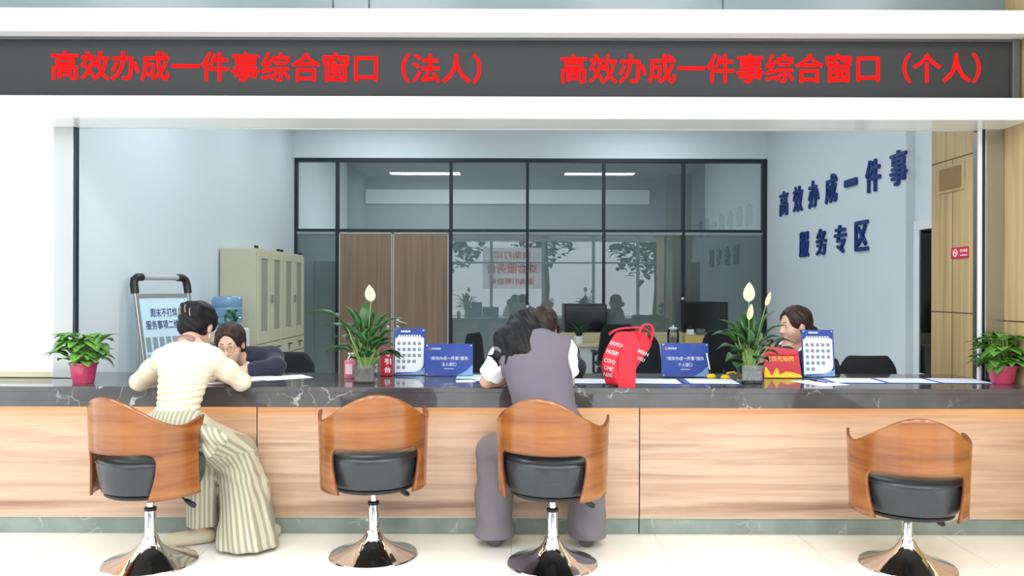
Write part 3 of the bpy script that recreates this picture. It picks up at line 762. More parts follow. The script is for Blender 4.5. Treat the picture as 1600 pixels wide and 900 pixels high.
    # tied waist knot
    F = Field((-1.66,-0.66,0.52), (-1.36,-0.3,0.8), 0.005)
    kx = V3(-1.515,-0.50,0.665)
    kx = kx-V3(0.01,0,0); F.ell(kx, (0.03,0.03,0.035), None, 0.02); F.ell(kx+V3(0.055,0.0,-0.03), (0.07,0.035,0.04), basis((0.3,0,1),(1,0,-0.4)), 0.02); F.ell(kx+V3(0.03,0.0,-0.075), (0.035,0.02,0.06), None, 0.02)
    F.ripple(lambda x,y,z: 0.003*np.sin(x*110+z*60))
    field_obj('sash_knot', F, m_linen, tr_, 1, stripe=lambda V: V[:,0]*0.8+V[:,2]*0.5)
    # hair, pinned up
    F = Field((-1.88,-0.3,1.02), (-1.56,0.1,1.36), 0.004); hair_cap(F, J['head'], M, 0.008)
    P = lambda *a: J['head']+M@np.array(a, float)
    F.ell(P(0.0,-0.105,0.035), (0.06,0.042,0.06), M, 0.03); F.ell(P(-0.03,-0.11,0.06), (0.035,0.035,0.028), M, 0.02); F.ell(P(0.03,-0.105,0.06), (0.035,0.03,0.026), M, 0.02)
    for sx in (-1, 1): F.ell(P(sx*0.082,0.0,-0.02), (0.02,0.03,0.04), M, 0.01, sub=True)
    F.ripple(lambda x,y,z: 0.002*np.sin(x*120+z*160))
    hr = field_obj('hair', F, m_hair, root, 1)
    mb = MB()
    for q in ((-0.03,-0.158,0.02),(0.0,-0.163,0.03),(0.03,-0.157,0.012)):
        mb.tube([P(q[0],q[1],q[2]+0.02), P(q[0]+0.006,q[1]-0.006,q[2]), P(q[0]+0.012,q[1]+0.004,q[2]-0.024)], 0.0028, 6)
    mb.build('hair_claw', mat('claw_clip', col(150, 120, 112), 0.3), hr, smooth=True, world=True)
    # scarf tie at the nape
    mb = MB(); n0 = Vector(J['neck'])+Vector((0.005,-0.052,0.028))
    mb.tube([n0+Vector((0.05*math.cos(a)-0.005, -0.008, 0.02*math.sin(a))) for a in [PI*0.15*i for i in range(13)]], 0.006, 8)
    mb.tube([n0, n0+Vector((0.03,-0.01,-0.01)), n0+Vector((0.045,-0.006,0.012))], 0.006, 8)
    mb.build('neck_tie', mat('mauve_tie', col(140, 104, 108), 0.7), root, smooth=True, world=True)
    mb = MB(); mb.tube([P(0.083,-0.004,-0.045), P(0.086,-0.004,-0.066)], 0.004, 8); mb.build('earring', m_eyewhite, root, smooth=True, world=True)
    ms = mat('pale_suede', col(196, 186, 160), 0.8)
    for s in 'lr': shoe(root, J, s, ms)
woman_cream()

# --- woman in grey vest, seen from behind on the third stool
def woman_vest():
    J = dict(pelvis=V3(0.185,-0.43,0.655), neck=V3(0.115,-0.20,1.085), head=V3(0.075,-0.075,1.105),
             sl=V3(-0.055,-0.22,1.0), sr=V3(0.275,-0.22,1.04), el=V3(-0.135,-0.14,0.872), er=V3(0.302,-0.145,0.872), wl=V3(0.03,0.06,0.868), wr=V3(0.20,0.08,0.868),
             hl=V3(0.11,-0.38,0.62), hr=V3(0.27,-0.38,0.62), kl=V3(-0.10,-0.13,0.49), kr=V3(0.405,-0.13,0.47), al=V3(-0.09,-0.17,0.085), ar=V3(0.405,-0.17,0.085),
             fl=V3(-0.15,0.98,0), fr=V3(0.15,0.98,0))
    root = thing('person', 'woman in grey vest and white short sleeves bent over the counter', 'person', (0.185,-0.3,0))
    M = frame((-0.15,0.72,-0.68), (-0.22,0.6,0.75))
    F = Field((-0.3,-0.62,0), (0.6,0.3,1.32), 0.006)
    torso(F, J); limbs(F, J); F.cap(J['neck']-V3(0,0.01,0.02), J['head']+M@V3(0,-0.03,-0.06), 0.05, 0.05, 0.02); head_sdf(F, J['head'], M)
    hand_sdf(F, J['wl'], (0.6,0.8,-0.05), (0.8,-0.6,0), (0,0,-1), 0.35); hand_sdf(F, J['wr'], (-0.4,0.9,-0.05), (-0.9,-0.4,0), (0,0,-1), 0.9)
    field_obj('body', F, m_skin, root); face_bits(root, J['head'], M)
    up = J['neck']-J['pelvis']
    # blouse: short sleeves
    F = Field((-0.24,-0.5,0.8), (0.46,0.1,1.2), 0.005); torso(F, J, 0.008)
    for s in 'lr': F.chain([J['s'+s], J['s'+s]*0.25+J['e'+s]*0.75], [0.068,0.066], 0.03)
    for s in 'lr': F.clip(J['s'+s]-J['e'+s], J['s'+s]*0.30+J['e'+s]*0.70) if False else None
    for s in 'lr':
        n = J['s'+s]-J['e'+s]; n = n/np.linalg.norm(n); p = J['s'+s]*0.28+J['e'+s]*0.72
        x, y, z = F.ax[0][:,None,None], F.ax[1][None,:,None], F.ax[2][None,None,:]
        d = -((x-p[0])*n[0]+(y-p[1])*n[1]+(z-p[2])*n[2]); side = (x < J['sl'][0]-0.0) if s == 'l' else (x > J['sr'][0]-0.02)
        F.F = np.where(side, np.maximum(F.F, d), F.F).astype(np.float32)
    F.clip(up, J['pelvis']+up*0.55); F.ell(J['neck']+V3(-0.02,0.03,0.06), (0.085,0.09,0.06), None, 0.008, sub=True)
    F.ripple(lambda x,y,z: 0.002*np.sin(x*70-z*90))
    field_obj('blouse', F, m_white_cloth, root, 2)
    # vest
    F = Field((-0.2,-0.64,0.55), (0.5,0.06,1.2), 0.005); torso(F, J, 0.024, k=0.06, waist=0.138, chest=0.152, hip=0.168)
    for s, sg in (('l',-1),('r',1)):
        c = J['s'+s]+V3(sg*0.065,0.02,-0.05); F.ell(c, (0.075,0.14,0.13), None, 0.01, sub=True)
    F.clip(up, J['pelvis']-up*0.12); F.ell(J['neck']+V3(-0.02,0.04,0.065), (0.085,0.09,0.06), None, 0.01, sub=True)
    F.ripple(lambda x,y,z: 0.004*np.sin(x*18+z*26)*np.sin(z*17-x*8))
    field_obj('vest', F, m_vest, root, 3)
    # trousers
    F = Field((-0.34,-0.64,0), (0.64,0.08,0.78), 0.006); F.ell(J['pelvis'], (0.18,0.135,0.12), None, 0.04)
    for s in 'lr':
        F.chain([J['h'+s], J['k'+s]], [0.105,0.088], 0.05); F.chain([J['k'+s], J['a'+s]*0.55+J['k'+s]*0.45, J['a'+s]+V3(0,-0.01,-0.03)], [0.088,0.094,0.104], 0.03)
    F.ripple(lambda x,y,z: 0.005*np.sin(x*30+z*45+2*np.sin(z*14))*np.clip((0.5-z)/0.3,0,1))
    F.clip((0,0,1), (0,0,0.05)); F.clip((0,0,-1), (0,0,0.70))
    field_obj('trousers', F, m_trouser, root, 2)
    # long loose hair falling over the left shoulder
    P = lambda *a: J['head']+M@np.array(a, float)
    F = Field((-0.24,-0.42,0.86), (0.36,0.14,1.32), 0.004); hair_cap(F, J['head'], M, 0.006)
    F.chain([P(-0.02,-0.06,0.04), V3(0.055,-0.20,1.12), V3(0.025,-0.265,1.06), V3(0.015,-0.29,1.015)], [0.08,0.084,0.07,0.035], 0.03)
    F.chain([P(-0.06,0.0,0.0), V3(-0.035,-0.2,1.10), V3(-0.06,-0.27,1.01), V3(-0.055,-0.275,0.985)], [0.06,0.06,0.035,0.012], 0.03)
    F.chain([V3(0.06,-0.25,1.09), V3(0.075,-0.30,1.03), V3(0.06,-0.315,0.985)], [0.06,0.045,0.014], 0.03)
    F.chain([V3(-0.07,-0.26,1.04), V3(-0.095,-0.27,1.02), V3(-0.13,-0.28,1.022)], [0.012,0.007,0.003], 0.01)
    F.chain([P(0.07,-0.02,0.02), V3(0.19,-0.16,1.12), V3(0.225,-0.23,1.10), V3(0.235,-0.25,1.055)], [0.05,0.03,0.02,0.005], 0.02)
    rs = random.Random(5)
    for i in range(46):
        u = i/45; a = -1.25+1.9*u+rs.uniform(-.06,.06)
        top = P(0.085*math.sin(a)*0.9, -0.085+0.04*abs(a), 0.07); mid = V3(0.055-0.095*(1-u)+0.02*u, -0.255-0.045*math.sin(PI*u)+rs.uniform(-.008,.008), 1.10+rs.uniform(-.02,.02))
        end = V3(0.045-0.11*(1-u)+rs.uniform(-.02,.02)+0.02*u, -0.285-0.03*math.sin(PI*u)+rs.uniform(-.01,.01), 0.985+0.05*u+rs.uniform(-.03,.035))
        F.chain([top, mid, end*0.6+mid*0.4+V3(0,-0.008,0), end], [0.012,0.013,0.009,0.0035], 0.006)
    F.ell(P(0,0.12,-0.04), (0.06,0.075,0.12), M, 0.01, sub=True)
    F.ripple(lambda x,y,z: 0.0015*np.sin(x*190+z*30+y*60))
    field_obj('hair', F, m_hair, root, 1)
    ms = mat('grey_shoe', col(88, 84, 86), 0.6)
    for s in 'lr': shoe(root, J, s, ms)
woman_vest()

# --- staff behind the counter
def staff(label, J, M, hairm, box, bits, sleeve=0.55, glasses=False, smile=0.0, open_=1.0, bun=None, hands=True, clipk=0.06):
    root = thing('person', label, 'person', (J['pelvis'][0], J['pelvis'][1], 0))
    lo, hi = box
    F = Field(lo, hi, 0.006)
    torso(F, J); limbs(F, J, legs=True); F.cap(J['neck']-V3(0,0,0.02), J['head']+M@V3(0,-0.03,-0.06), 0.05, 0.048, 0.02); head_sdf(F, J['head'], M)
    if hands:
        for s, sg in (('l',1),('r',-1)):
            d = J['w'+s]-J['e'+s]; d = d*np.array([1,1,0.2]); side = np.cross(d, (0,0,1)) if False else (np.array([0,0,1.0])*0.4 + (J['head']-J['w'+s])*np.array([1,1,0]))
            hand_sdf(F, J['w'+s], d, side, (0,0,-1), 0.6)
    field_obj('body', F, m_skin, root); face_bits(root, J['head'], M, open_, smile)
    up = J['neck']-J['pelvis']; Bm = basis(up, J['sr']-J['sl']); fw = M[:,1]*np.array([1,1,0]); fw /= np.linalg.norm(fw)
    fwd = Bm[:,1] if Bm[:,1]@J['fwd'] > 0 else -Bm[:,1]
    # shirt
    F = Field(lo, hi, 0.006); torso(F, J, 0.008)
    for s in 'lr': F.chain([J['s'+s], J['s'+s]*0.5+J['e'+s]*0.5], [0.05, 0.045], 0.02)
    F.cap(J['neck']-up*0.03, J['neck']+(J['head']-J['neck'])*0.32, 0.066, 0.06, 0.02)
    F.clip(-(J['head']-J['neck'])*1.0, J['neck']+(J['head']-J['neck'])*0.22-fwd*0.02)
    F.cap(J['neck']+fwd*0.075, J['neck']+fwd*0.10-up*0.2, 0.035, 0.02, 0.01, sub=True) if False else None
    field_obj('shirt', F, m_white_cloth, root, 2)
    # jacket with open front
    F = Field(lo, hi, 0.006); torso(F, J, 0.02, k=0.05, waist=0.125); F.clip(-(J['neck']-J['pelvis']), J['neck']+up*clipk)
    for s in 'lr':
        F.chain([J['s'+s], J['e'+s]], [0.064,0.055], 0.03); F.chain([J['e'+s], J['e'+s]*(1-sleeve)+J['w'+s]*sleeve], [0.055,0.048], 0.02)
    F.chain([J['neck']+fwd*0.07+up*0.10, J['neck']+fwd*0.15-up*0.30], [0.062,0.016], 0.008) if False else None
    F.cap(J['neck']+fwd*0.07+up*0.10, J['neck']+fwd*0.17-up*0.40, 0.044, 0.010, 0.01, sub=True)
    F.ripple(lambda x,y,z: 0.003*np.sin(x*40+z*60)*np.sin(y*30))
    j = field_obj('jacket', F, m_navy, root, 2)
    F = Field(lo, hi, 0.007); F.ell(J['pelvis'], (0.175,0.13,0.12), None, 0.04)
    for s in 'lr': F.chain([J['h'+s], J['k'+s]], [0.1,0.075], 0.05); F.chain([J['k'+s], J['a'+s]], [0.07,0.06], 0.03)
    F.clip((0,0,1), (0,0,0.04)); field_obj('trousers', F, m_navy, root, 2)
    for s in 'lr': shoe(root, J, s, m_black)
    # hair
    P = lambda *a: J['head']+M@np.array(a, float)
    F = Field(J['head']-0.24, J['head']+0.24, 0.004); hair_cap(F, J['head'], M, 0.006)
    for sx in (-1,1): F.ell(P(sx*0.085,0.0,-0.02), (0.018,0.024,0.036), M, 0.008, sub=True)
    if bun: F.ell(P(*bun), (0.05,0.045,0.045), M, 0.02)
    F.ripple(lambda x,y,z: 0.0015*np.sin(x*150+z*120))
    field_obj('hair', F, hairm, root, 1)
    if glasses:
        mb = MB()
        for sx in (-1,1):
            mb.tube([P(sx*0.032+0.022*math.cos(a), 0.1, -0.001+0.019*math.sin(a)) for a in [2*PI*i/20 for i in range(20)]], 0.0013, 6, closed=True)
            mb.tube([P(sx*0.054,0.1,0.004), P(sx*0.078,0.07,0.006), P(sx*0.082,0.0,0.002)], 0.0013, 6)
        mb.tube([P(-0.01,0.102,0.002), P(0,0.105,0.005), P(0.01,0.102,0.002)], 0.0013, 6)
        mb.build('glasses', mat('thin_spectacle_frame', col(120, 92, 84), 0.3, 0.5), root, smooth=True, world=True)
    if bits == 'tie':
        mb = MB(); c = Vector(J['neck']+fwd*0.085-up*0.02)
        mb.sphere(c, (0.02,0.012,0.016), 12); mb.sphere(c+Vector((0.03,0,-0.006)), (0.026,0.01,0.016), 12); mb.sphere(c+Vector((-0.03,0,-0.006)), (0.026,0.01,0.016), 12)
        mb.build('neck_bow', mat('blue_bow', col(40, 52, 108), 0.6), root, smooth=True, world=True)
    return root

fw = V3(0,-1,0)
JB = dict(pelvis=V3(-1.60,0.98,0.56), neck=V3(-1.655,0.56,0.90), head=V3(-1.725,0.44,1.025), sl=V3(-1.525,0.62,0.925), sr=V3(-1.82,0.60,0.91),
          el=V3(-1.45,0.47,0.885), er=V3(-1.93,0.46,0.88), wl=V3(-1.67,0.38,0.868), wr=V3(-1.83,0.33,0.868), hl=V3(-1.52,0.95,0.52), hr=V3(-1.68,0.95,0.52),
          kl=V3(-1.48,0.74,0.50), kr=V3(-1.72,0.74,0.50), al=V3(-1.48,0.80,0.085), ar=V3(-1.72,0.80,0.085), fl=V3(0,-1,0), fr=V3(0,-1,0), fwd=fw)
staff('seated woman with round glasses and navy jacket facing the woman in cream', JB, frame((0.06,-0.96,-0.24), (-0.05,-0.24,0.96)), m_hair_brown, ((-2.1,0.12,0), (-1.25,1.25,1.28)), 'tie', 0.55, True, 0.0, 0.45, bun=(0.0,-0.11,-0.01), clipk=0.13)
JD = dict(pelvis=V3(0.30,1.02,0.56), neck=V3(0.245,0.62,0.99), head=V3(0.19,0.47,1.125), sl=V3(0.355,0.62,0.955), sr=V3(0.08,0.60,0.955),
          el=V3(0.40,0.46,0.885), er=V3(0.02,0.46,0.885), wl=V3(0.25,0.34,0.868), wr=V3(0.12,0.34,0.868), hl=V3(0.38,0.98,0.52), hr=V3(0.22,0.98,0.52),
          kl=V3(0.40,0.74,0.50), kr=V3(0.20,0.74,0.50), al=V3(0.40,0.8,0.085), ar=V3(0.20,0.8,0.085), fl=V3(0,-1,0), fr=V3(0,-1,0), fwd=fw)
staff('clerk in navy jacket with head bowed, mostly hidden behind the grey vest', JD, frame((-0.2,-0.72,-0.68), (-0.1,-0.68,0.72)), m_hair_brown, ((-0.15,0.12,0), (0.65,1.28,1.36)), None, 0.8, False, 0.0, 0.5)
fe = V3(-0.95,-0.3,0)
JE = dict(pelvis=V3(1.86,0.98,0.56), neck=V3(1.865,0.80,0.99), head=V3(1.835,0.74,1.135), sl=V3(1.76,0.66,0.945), sr=V3(1.86,0.97,0.955),
          el=V3(1.80,0.60,0.875), er=V3(1.70,0.95,0.80), wl=V3(1.66,0.56,0.868), wr=V3(1.52,0.80,0.80), hl=V3(1.83,0.9,0.52), hr=V3(1.88,1.06,0.52),
          kl=V3(1.47,0.86,0.50), kr=V3(1.5,1.06,0.50), al=V3(1.45,0.85,0.085), ar=V3(1.48,1.06,0.085), fl=V3(-1,-0.1,0), fr=V3(-1,-0.1,0), fwd=fe)
staff('smiling woman in profile with dark hair in a bun at the right', JE, frame((-0.95,-0.28,-0.08), (-0.06,0,1)), m_hair_brown, ((1.22,0.4,0), (2.15,1.28,1.36)), None, 0.7, False, 1.0, 0.5, bun=(0.0,-0.125,-0.055))
# ------------------------------------------------------------------ partition doors, blinds
m_white_trim = mat('pale_door_edge', col(196, 192, 184), 0.5)
dx0, dx1 = posts[1][1], posts[2][0]; dm = (614-800)*S
for n, (a, b) in enumerate(((dx0+0.006, dm-0.003), (dm+0.003, dx1-0.006))):
    d = MB().rbox(a, b, YP-0.03, YP+0.015, 0.01, 2.045, 0.003).build('door_%d' % (n+1), m_door); d['kind'] = 'structure'
    mb = MB()
    for (p, q, z0, z1) in ((a, a+0.014, 0.01, 2.045), (b-0.014, b, 0.01, 2.045), (a, b, 2.031, 2.045)): mb.box(p, q, YP-0.034, YP-0.03, z0, z1)
    mb.build('edge_trim', m_white_trim, d)
    hx = dm + (-0.06 if n == 0 else 0.06); hz = CAM[2]-(502-450)*S
    mb = MB(); M = Matrix.Translation((hx, YP-0.03, hz)) @ Matrix.Rotation(R(90), 4, 'X')
    mb.lathe([(0.03, 0), (0.03, 0.008), (0.012, 0.012), (0.011, 0.04), (0.001, 0.04)], 20, M=M)
    mb.tube([(hx, YP-0.066, hz), (hx+(0.02 if n else -0.02), YP-0.068, hz), (hx+(0.115 if n else -0.115), YP-0.066, hz-0.03)], 0.009, 8)
    mb.build('door_handle', m_steel, d, smooth=True)
    mb = MB(); M = Matrix.Translation((hx, YP-0.03, hz-0.075)) @ Matrix.Rotation(R(90), 4, 'X')
    mb.lathe([(0.027, 0), (0.027, 0.008), (0.012, 0.012), (0.001, 0.014)], 20, M=M); mb.build('lock_plate', m_steel, d, smooth=True)
pane_names = {0: ('blind behind the narrow glass pane beside the filing cabinets', 30), 2: ('blind behind the glass pane just right of the brown doors', 30), 3: ('blind behind the glass pane above the first monitor', 24), 4: ('blind behind the glass pane above the glass jug', 24), 5: ('blind behind the glass pane above the second monitor', 42)}
for i, (lb, tilt) in pane_names.items():
    x0, x1 = posts[i][1]+0.004, posts[i+1][0]-0.004
    t = thing('venetian_blind', 'grey venetian ' + lb, 'blind', ((x0+x1)/2, YP, 0.08), group='venetian blinds inside the glass partition')
    mb = MB(); z = 0.1; c, s_ = math.cos(R(66)), math.sin(R(66))
    while z < 2.0:
        w2 = 0.0125; mb.add([(x0, YP-w2*c, z-w2*s_), (x1, YP-w2*c, z-w2*s_), (x1, YP+w2*c, z+w2*s_), (x0, YP+w2*c, z+w2*s_)], [(0,1,2,3)]); z += 0.0225 if i in (3, 4, 0) else 0.0215
    o = mb.build('slats', m_blind, t, world=True); sd = o.modifiers.new('t', 'SOLIDIFY'); sd.thickness = 0.0008
    mb = MB(); mb.rbox(x0, x1, YP-0.014, YP+0.014, 2.0, 2.04, 0.003); mb.build('headrail', m_blind, t, world=True)
    mb = MB(); mb.box(x0, x1, YP-0.012, YP+0.012, 0.075, 0.092); mb.build('bottom_rail', m_blind, t, world=True)
for (px, py, lb) in ((527, 492, 'small white magnetic knob on the frame post left of the brown doors'), (824, 479, 'small white magnetic knob on the frame post behind the bowed heads'), (1066.5, 466, 'small white magnetic knob on the frame post above the second monitor')):
    p = at(px, py, YP-0.05); t = thing('blind_knob', lb, 'knob', tuple(p), group='magnetic blind knobs')
    mb = MB(); mb.rbox(p.x-0.012, p.x+0.012, YP-0.055, YP-0.045, p.z-0.03, p.z+0.07, 0.003); mb.build('slider', m_black, t, world=True)
    mb = MB(); mb.sphere((p.x, YP-0.062, p.z), 0.019, 14); mb.build('knob', m_pvc_white, t, world=True, smooth=True)
# ceiling tubes of the back office
for x0, x1, lb in ((-1.22, -0.55, 'white tube lamp on the ceiling behind the doors'), (1.02, 1.42, 'white tube lamp on the ceiling behind the middle glass pane')):
    yy = 6.5; zz = 1.375 + 196*(yy-CAM[1])/FPX
    x0 *= (yy-CAM[1])/(YP-CAM[1]); x1 *= (yy-CAM[1])/(YP-CAM[1])
    t = thing('tube_lamp', lb, 'lamp', ((x0+x1)/2, yy, ZC), group='tube lamps behind the partition')
    zz = ZC - 0.08
    mb = MB(); mb.rbox(x0, x1, yy-0.05, yy+0.05, ZC-0.04, ZC, 0.004); mb.build('housing', m_pvc_white, t, world=True)
    mb = MB(); mb.tube([(x0, yy, ZC-0.06), (x1, yy, ZC-0.06)], 0.02, 12); mb.build('tube', m_lamp, t, world=True, smooth=True)

# ------------------------------------------------------------------ lettering on the right wall
def wall_line(s, pts, h, w_, label):
    t = thing('wall_lettering', label, 'lettering', (XR-0.012, pts[len(pts)//2][0], pts[0][1]))
    for ch, (y, z) in zip(s, pts):
        M = Matrix.Translation((XR-0.012, y, z)) @ Matrix.Rotation(R(-90), 4, 'Z')
        mb = MB()
        if ch == '一': add_text(mb, ch, M, w_*0.95, 0.045, 0.02, 0.024)
        else: add_text(mb, ch, M, w_, h, 0.02, 0.024)
        mb.build('character', m_blue_letter, t, world=True)
y0 = [9.10-4.46-0.45*i for i in range(7)]
wall_line('高效办成一件事', [(y, 2.345) for y in y0], 0.27, 0.26, 'upper line of raised navy blue characters on the right wall')
wall_line('服务专区', [(y-4.46, 1.845) for y in (8.46, 7.99, 7.53, 7.07)], 0.255, 0.25, 'lower shorter line of raised navy blue characters on the right wall')
# recessed cabinet, hatch, small red notice on the right
t = thing('wall_cabinet', 'white framed cabinet with dark glass let into the far right wall', 'cabinet', (3.17, 1.35, 0.72))
mb = MB(); mb.rbox(3.13, 3.17, 1.0, 1.78, 1.83, 1.90, 0.004); mb.rbox(3.13, 3.17, 1.70, 1.78, 0.70, 1.83, 0.004); mb.rbox(3.13, 3.17, 1.0, 1.70, 0.66, 0.73, 0.004); mb.build('frame', m_pvc_white, t, world=True)
mb = MB(); mb.box(3.15, 3.17, 1.0, 1.7, 0.73, 1.83); mb.build('back_panel', mat('dark_cabinet_inside', col(66, 62, 74), 0.5), t, world=True)
mb = MB(); mb.tube([(3.147, 1.34, 0.85), (3.147, 1.32, 1.0), (3.147, 1.36, 1.2), (3.147, 1.33, 1.4), (3.147, 1.35, 1.6)], 0.018, 8); mb.build('hose', mat('hose_red', col(150, 50, 44), 0.5), t, world=True, smooth=True)
mb = MB(); mb.box(3.137, 3.140, 1.0, 1.7, 0.73, 1.83); mb.build('glass_pane', m_case_glass, t, world=True)
p = at(1485, 282, 0.66)
t = thing('wall_hatch', 'square brown hatch high on the wood clad pier', 'hatch', (2.82, 0.72, p.z))
Y0, Y1 = 2.82*FPX/(1503-800)+CAM[1], 2.82*FPX/(1470-800)+CAM[1]
mb = MB(); mb.rbox(2.812, 2.82, Y0-0.03, Y1+0.03, 2.00, 2.175, 0.002); mb.build('frame', m_oak, t, world=True)
mb = MB(); mb.rbox(2.806, 2.812, Y0, Y1, 2.02, 2.155, 0.002); mb.build('panel', mat('hatch_brown', col(140, 108, 68), 0.5), t, world=True)
Y0, Y1 = 2.82*FPX/(1514-800)+CAM[1], 2.82*FPX/(1487-800)+CAM[1]
t = thing('no_smoking_sign', 'small crimson notice with a white no smoking ring on the wood pier', 'sign', (2.82, (Y0+Y1)/2, 1.6))
zc_ = 1.375 + (450-393)*(0.5*(Y0+Y1)-CAM[1])/FPX; m_crim = mat('crimson_sign', col(190, 40, 66), 0.4)
mb = MB(); mb.rbox(2.815, 2.82, Y0, Y1, zc_-0.036, zc_+0.036, 0.001); mb.build('plate', m_crim, t, world=True)
MN = lambda y, z: Matrix.Translation((2.8145, y, z)) @ Matrix.Rotation(R(-90), 4, 'Z')
W = Y1-Y0; m_pinkwhite = mat('sign_print', col(244, 214, 220), 0.5)
mb = MB(); cy = Y1-W*0.26
mb.tube([(2.8145, cy+0.022*math.cos(a), zc_+0.022*math.sin(a)) for a in [2*PI*i/24 for i in range(24)]], 0.0035, 6, closed=True)
mb.tube([(2.8145, cy-0.015, zc_-0.015), (2.8145, cy+0.015, zc_+0.015)], 0.003, 6); mb.tube([(2.8145, cy-0.014, zc_+0.002), (2.8145, cy+0.014, zc_+0.002)], 0.003, 6)
add_text(mb, '禁止吸烟', MN(Y0+W*0.27, zc_+0.012), W*0.42, 0.02, 0.01, 0.001)
add_text(mb, 'NO SMOKING', MN(Y0+W*0.27, zc_-0.016), W*0.42, 0.010, 0.01, 0.001); mb.build('print', m_pinkwhite, t, world=True)

# ------------------------------------------------------------------ filing cabinets and water dispenser
m_cab = mat('beige_cabinet_metal', col(206, 204, 178), 0.45)
m_cab_gap = mat('cabinet_gap', col(120, 116, 98), 0.7)
def filing_cabinet(y0, y1, label):
    xf, z1 = -2.29, 1.73; xb = XL+0.012
    t = thing('filing_cabinet', label, 'cabinet', ((xf+xb)/2, (y0+y1)/2, 0), group='beige filing cabinets')
    mb = MB(); mb.rbox(xb, xf-0.018, y0, y1, 0.0, z1, 0.004); mb.build('body', m_cab, t, world=True)
    ym = (y0+y1)/2
    for a, b in ((y0+0.006, ym-0.003), (ym+0.003, y1-0.006)):
        d = MB()
        d.rbox(xf-0.018, xf, a, b, 0.86, 0.97, 0.003); d.rbox(xf-0.018, xf, a, b, 1.64, z1-0.02, 0.003)
        d.rbox(xf-0.018, xf, a, a+0.09, 0.97, 1.64, 0.003); d.rbox(xf-0.018, xf, b-0.09, b, 0.97, 1.64, 0.003)
        o = d.build('door', m_cab, t, world=True)
        mb = MB(); mb.box(xf-0.012, xf-0.008, a+0.09, b-0.09, 0.97, 1.64); mb.build('glass_pane', m_frosted, o, world=True)
        mb = MB(); mb.rbox(xf, xf+0.012, (b-0.03 if a < ym-0.1 else a+0.015), (b-0.015 if a < ym-0.1 else a+0.03), 1.22, 1.30, 0.003); mb.build('door_handle', m_steel, o, world=True)
        mb = MB(); mb.rbox(xf-0.018, xf, a, b, 0.715, 0.85, 0.004); dr = mb.build('drawer', m_cab, t, world=True)
        mb = MB(); mb.tube([(xf, (a+b)/2-0.045, 0.80), (xf+0.02, (a+b)/2-0.04, 0.80), (xf+0.02, (a+b)/2+0.04, 0.80), (xf, (a+b)/2+0.045, 0.80)], 0.006, 8); mb.build('handle', m_black, dr, world=True, smooth=True)
        mb = MB(); mb.rbox(xf, xf+0.003, (a+b)/2-0.02, (a+b)/2+0.02, 0.745, 0.785, 0.001); mb.build('label_holder', m_steel, dr, world=True)
        mb = MB(); mb.rbox(xf-0.018, xf, a, b, 0.06, 0.70, 0.004); mb.build('lower_door', m_cab, t, world=True)
    for yy in (y0+0.05, y1-0.05):
        mb = MB(); mb.rbox(xf-0.05, xf-0.02, yy-0.02, yy+0.02, z1, z1+0.025, 0.005); mb.build('top_clip', m_black, t, world=True)
filing_cabinet(2.76, 3.55, 'nearer beige metal filing cabinet against the left office wall')
filing_cabinet(3.56, 4.36, 'farther beige metal filing cabinet, next to the glass partition')
def dispenser():
    cx, cy = -2.45, 2.42
    t = thing('water_dispenser', 'white water dispenser with a blue bottle beside the filing cabinet', 'water dispenser', (cx, cy, 0))
    mb = MB(); mb.rbox(cx-0.15, cx+0.15, cy-0.15, cy+0.15, 0, 1.02, 0.02, 3); mb.build('body', m_pvc_white, t, world=True)
    mb = MB(); mb.rbox(cx-0.11, cx+0.11, cy-0.156, cy-0.148, 0.62, 0.92, 0.003); mb.build('tap_recess', mat('tap_recess_grey', col(150, 156, 164), 0.4), t, world=True)
    for sx, mm in ((-0.05, mat('tap_red', col(190, 30, 70), 0.4)), (0.05, mat('tap_blue', col(40, 80, 180), 0.4))):
        mb = MB(); mb.tube([(cx+sx, cy-0.15, 0.86), (cx+sx, cy-0.20, 0.86), (cx+sx, cy-0.20, 0.82)], 0.012, 8); mb.rbox(cx+sx-0.014, cx+sx+0.014, cy-0.215, cy-0.18, 0.868, 0.9, 0.004); mb.build('tap', mm, t, world=True)
    bt = thing('water_bottle', 'translucent blue water bottle standing upside down on the dispenser', 'bottle', (cx, cy, 1.02))
    pr = [(0.03, 0.0), (0.035, 0.02), (0.10, 0.035), (0.122, 0.055), (0.125, 0.09), (0.117, 0.10), (0.125, 0.11), (0.125, 0.17), (0.118, 0.18), (0.125, 0.19), (0.126, 0.235), (0.122, 0.255), (0.105, 0.272), (0.001, 0.276)]
    mb = MB(); mb.lathe([(r, z*1.02) for r, z in pr], 40)
    mb.build('shell', mat('blue_bottle', col(122, 160, 196), 0.15, spec=0.6, coat=0.3), bt, smooth=True)
    mb = MB(); n = 8; vs = []
    for i in range(n+1):
        a = R(-80)+R(55)*i/n
        for z in (0.06, 0.165): vs.append((0.1275*math.cos(a), 0.1275*math.sin(a), z))
    mb.add(vs, [(2*i, 2*i+2, 2*i+3, 2*i+1) for i in range(n)]); lbm = mat('bottle_label', col(60, 120, 90), 0.5)
    noise_col(lbm, 18, [(0.45, col(120, 160, 190)), (0.5, col(50, 130, 60)), (0.6, col(30, 50, 60))]); mb.build('label', lbm, bt, smooth=True)
dispenser()

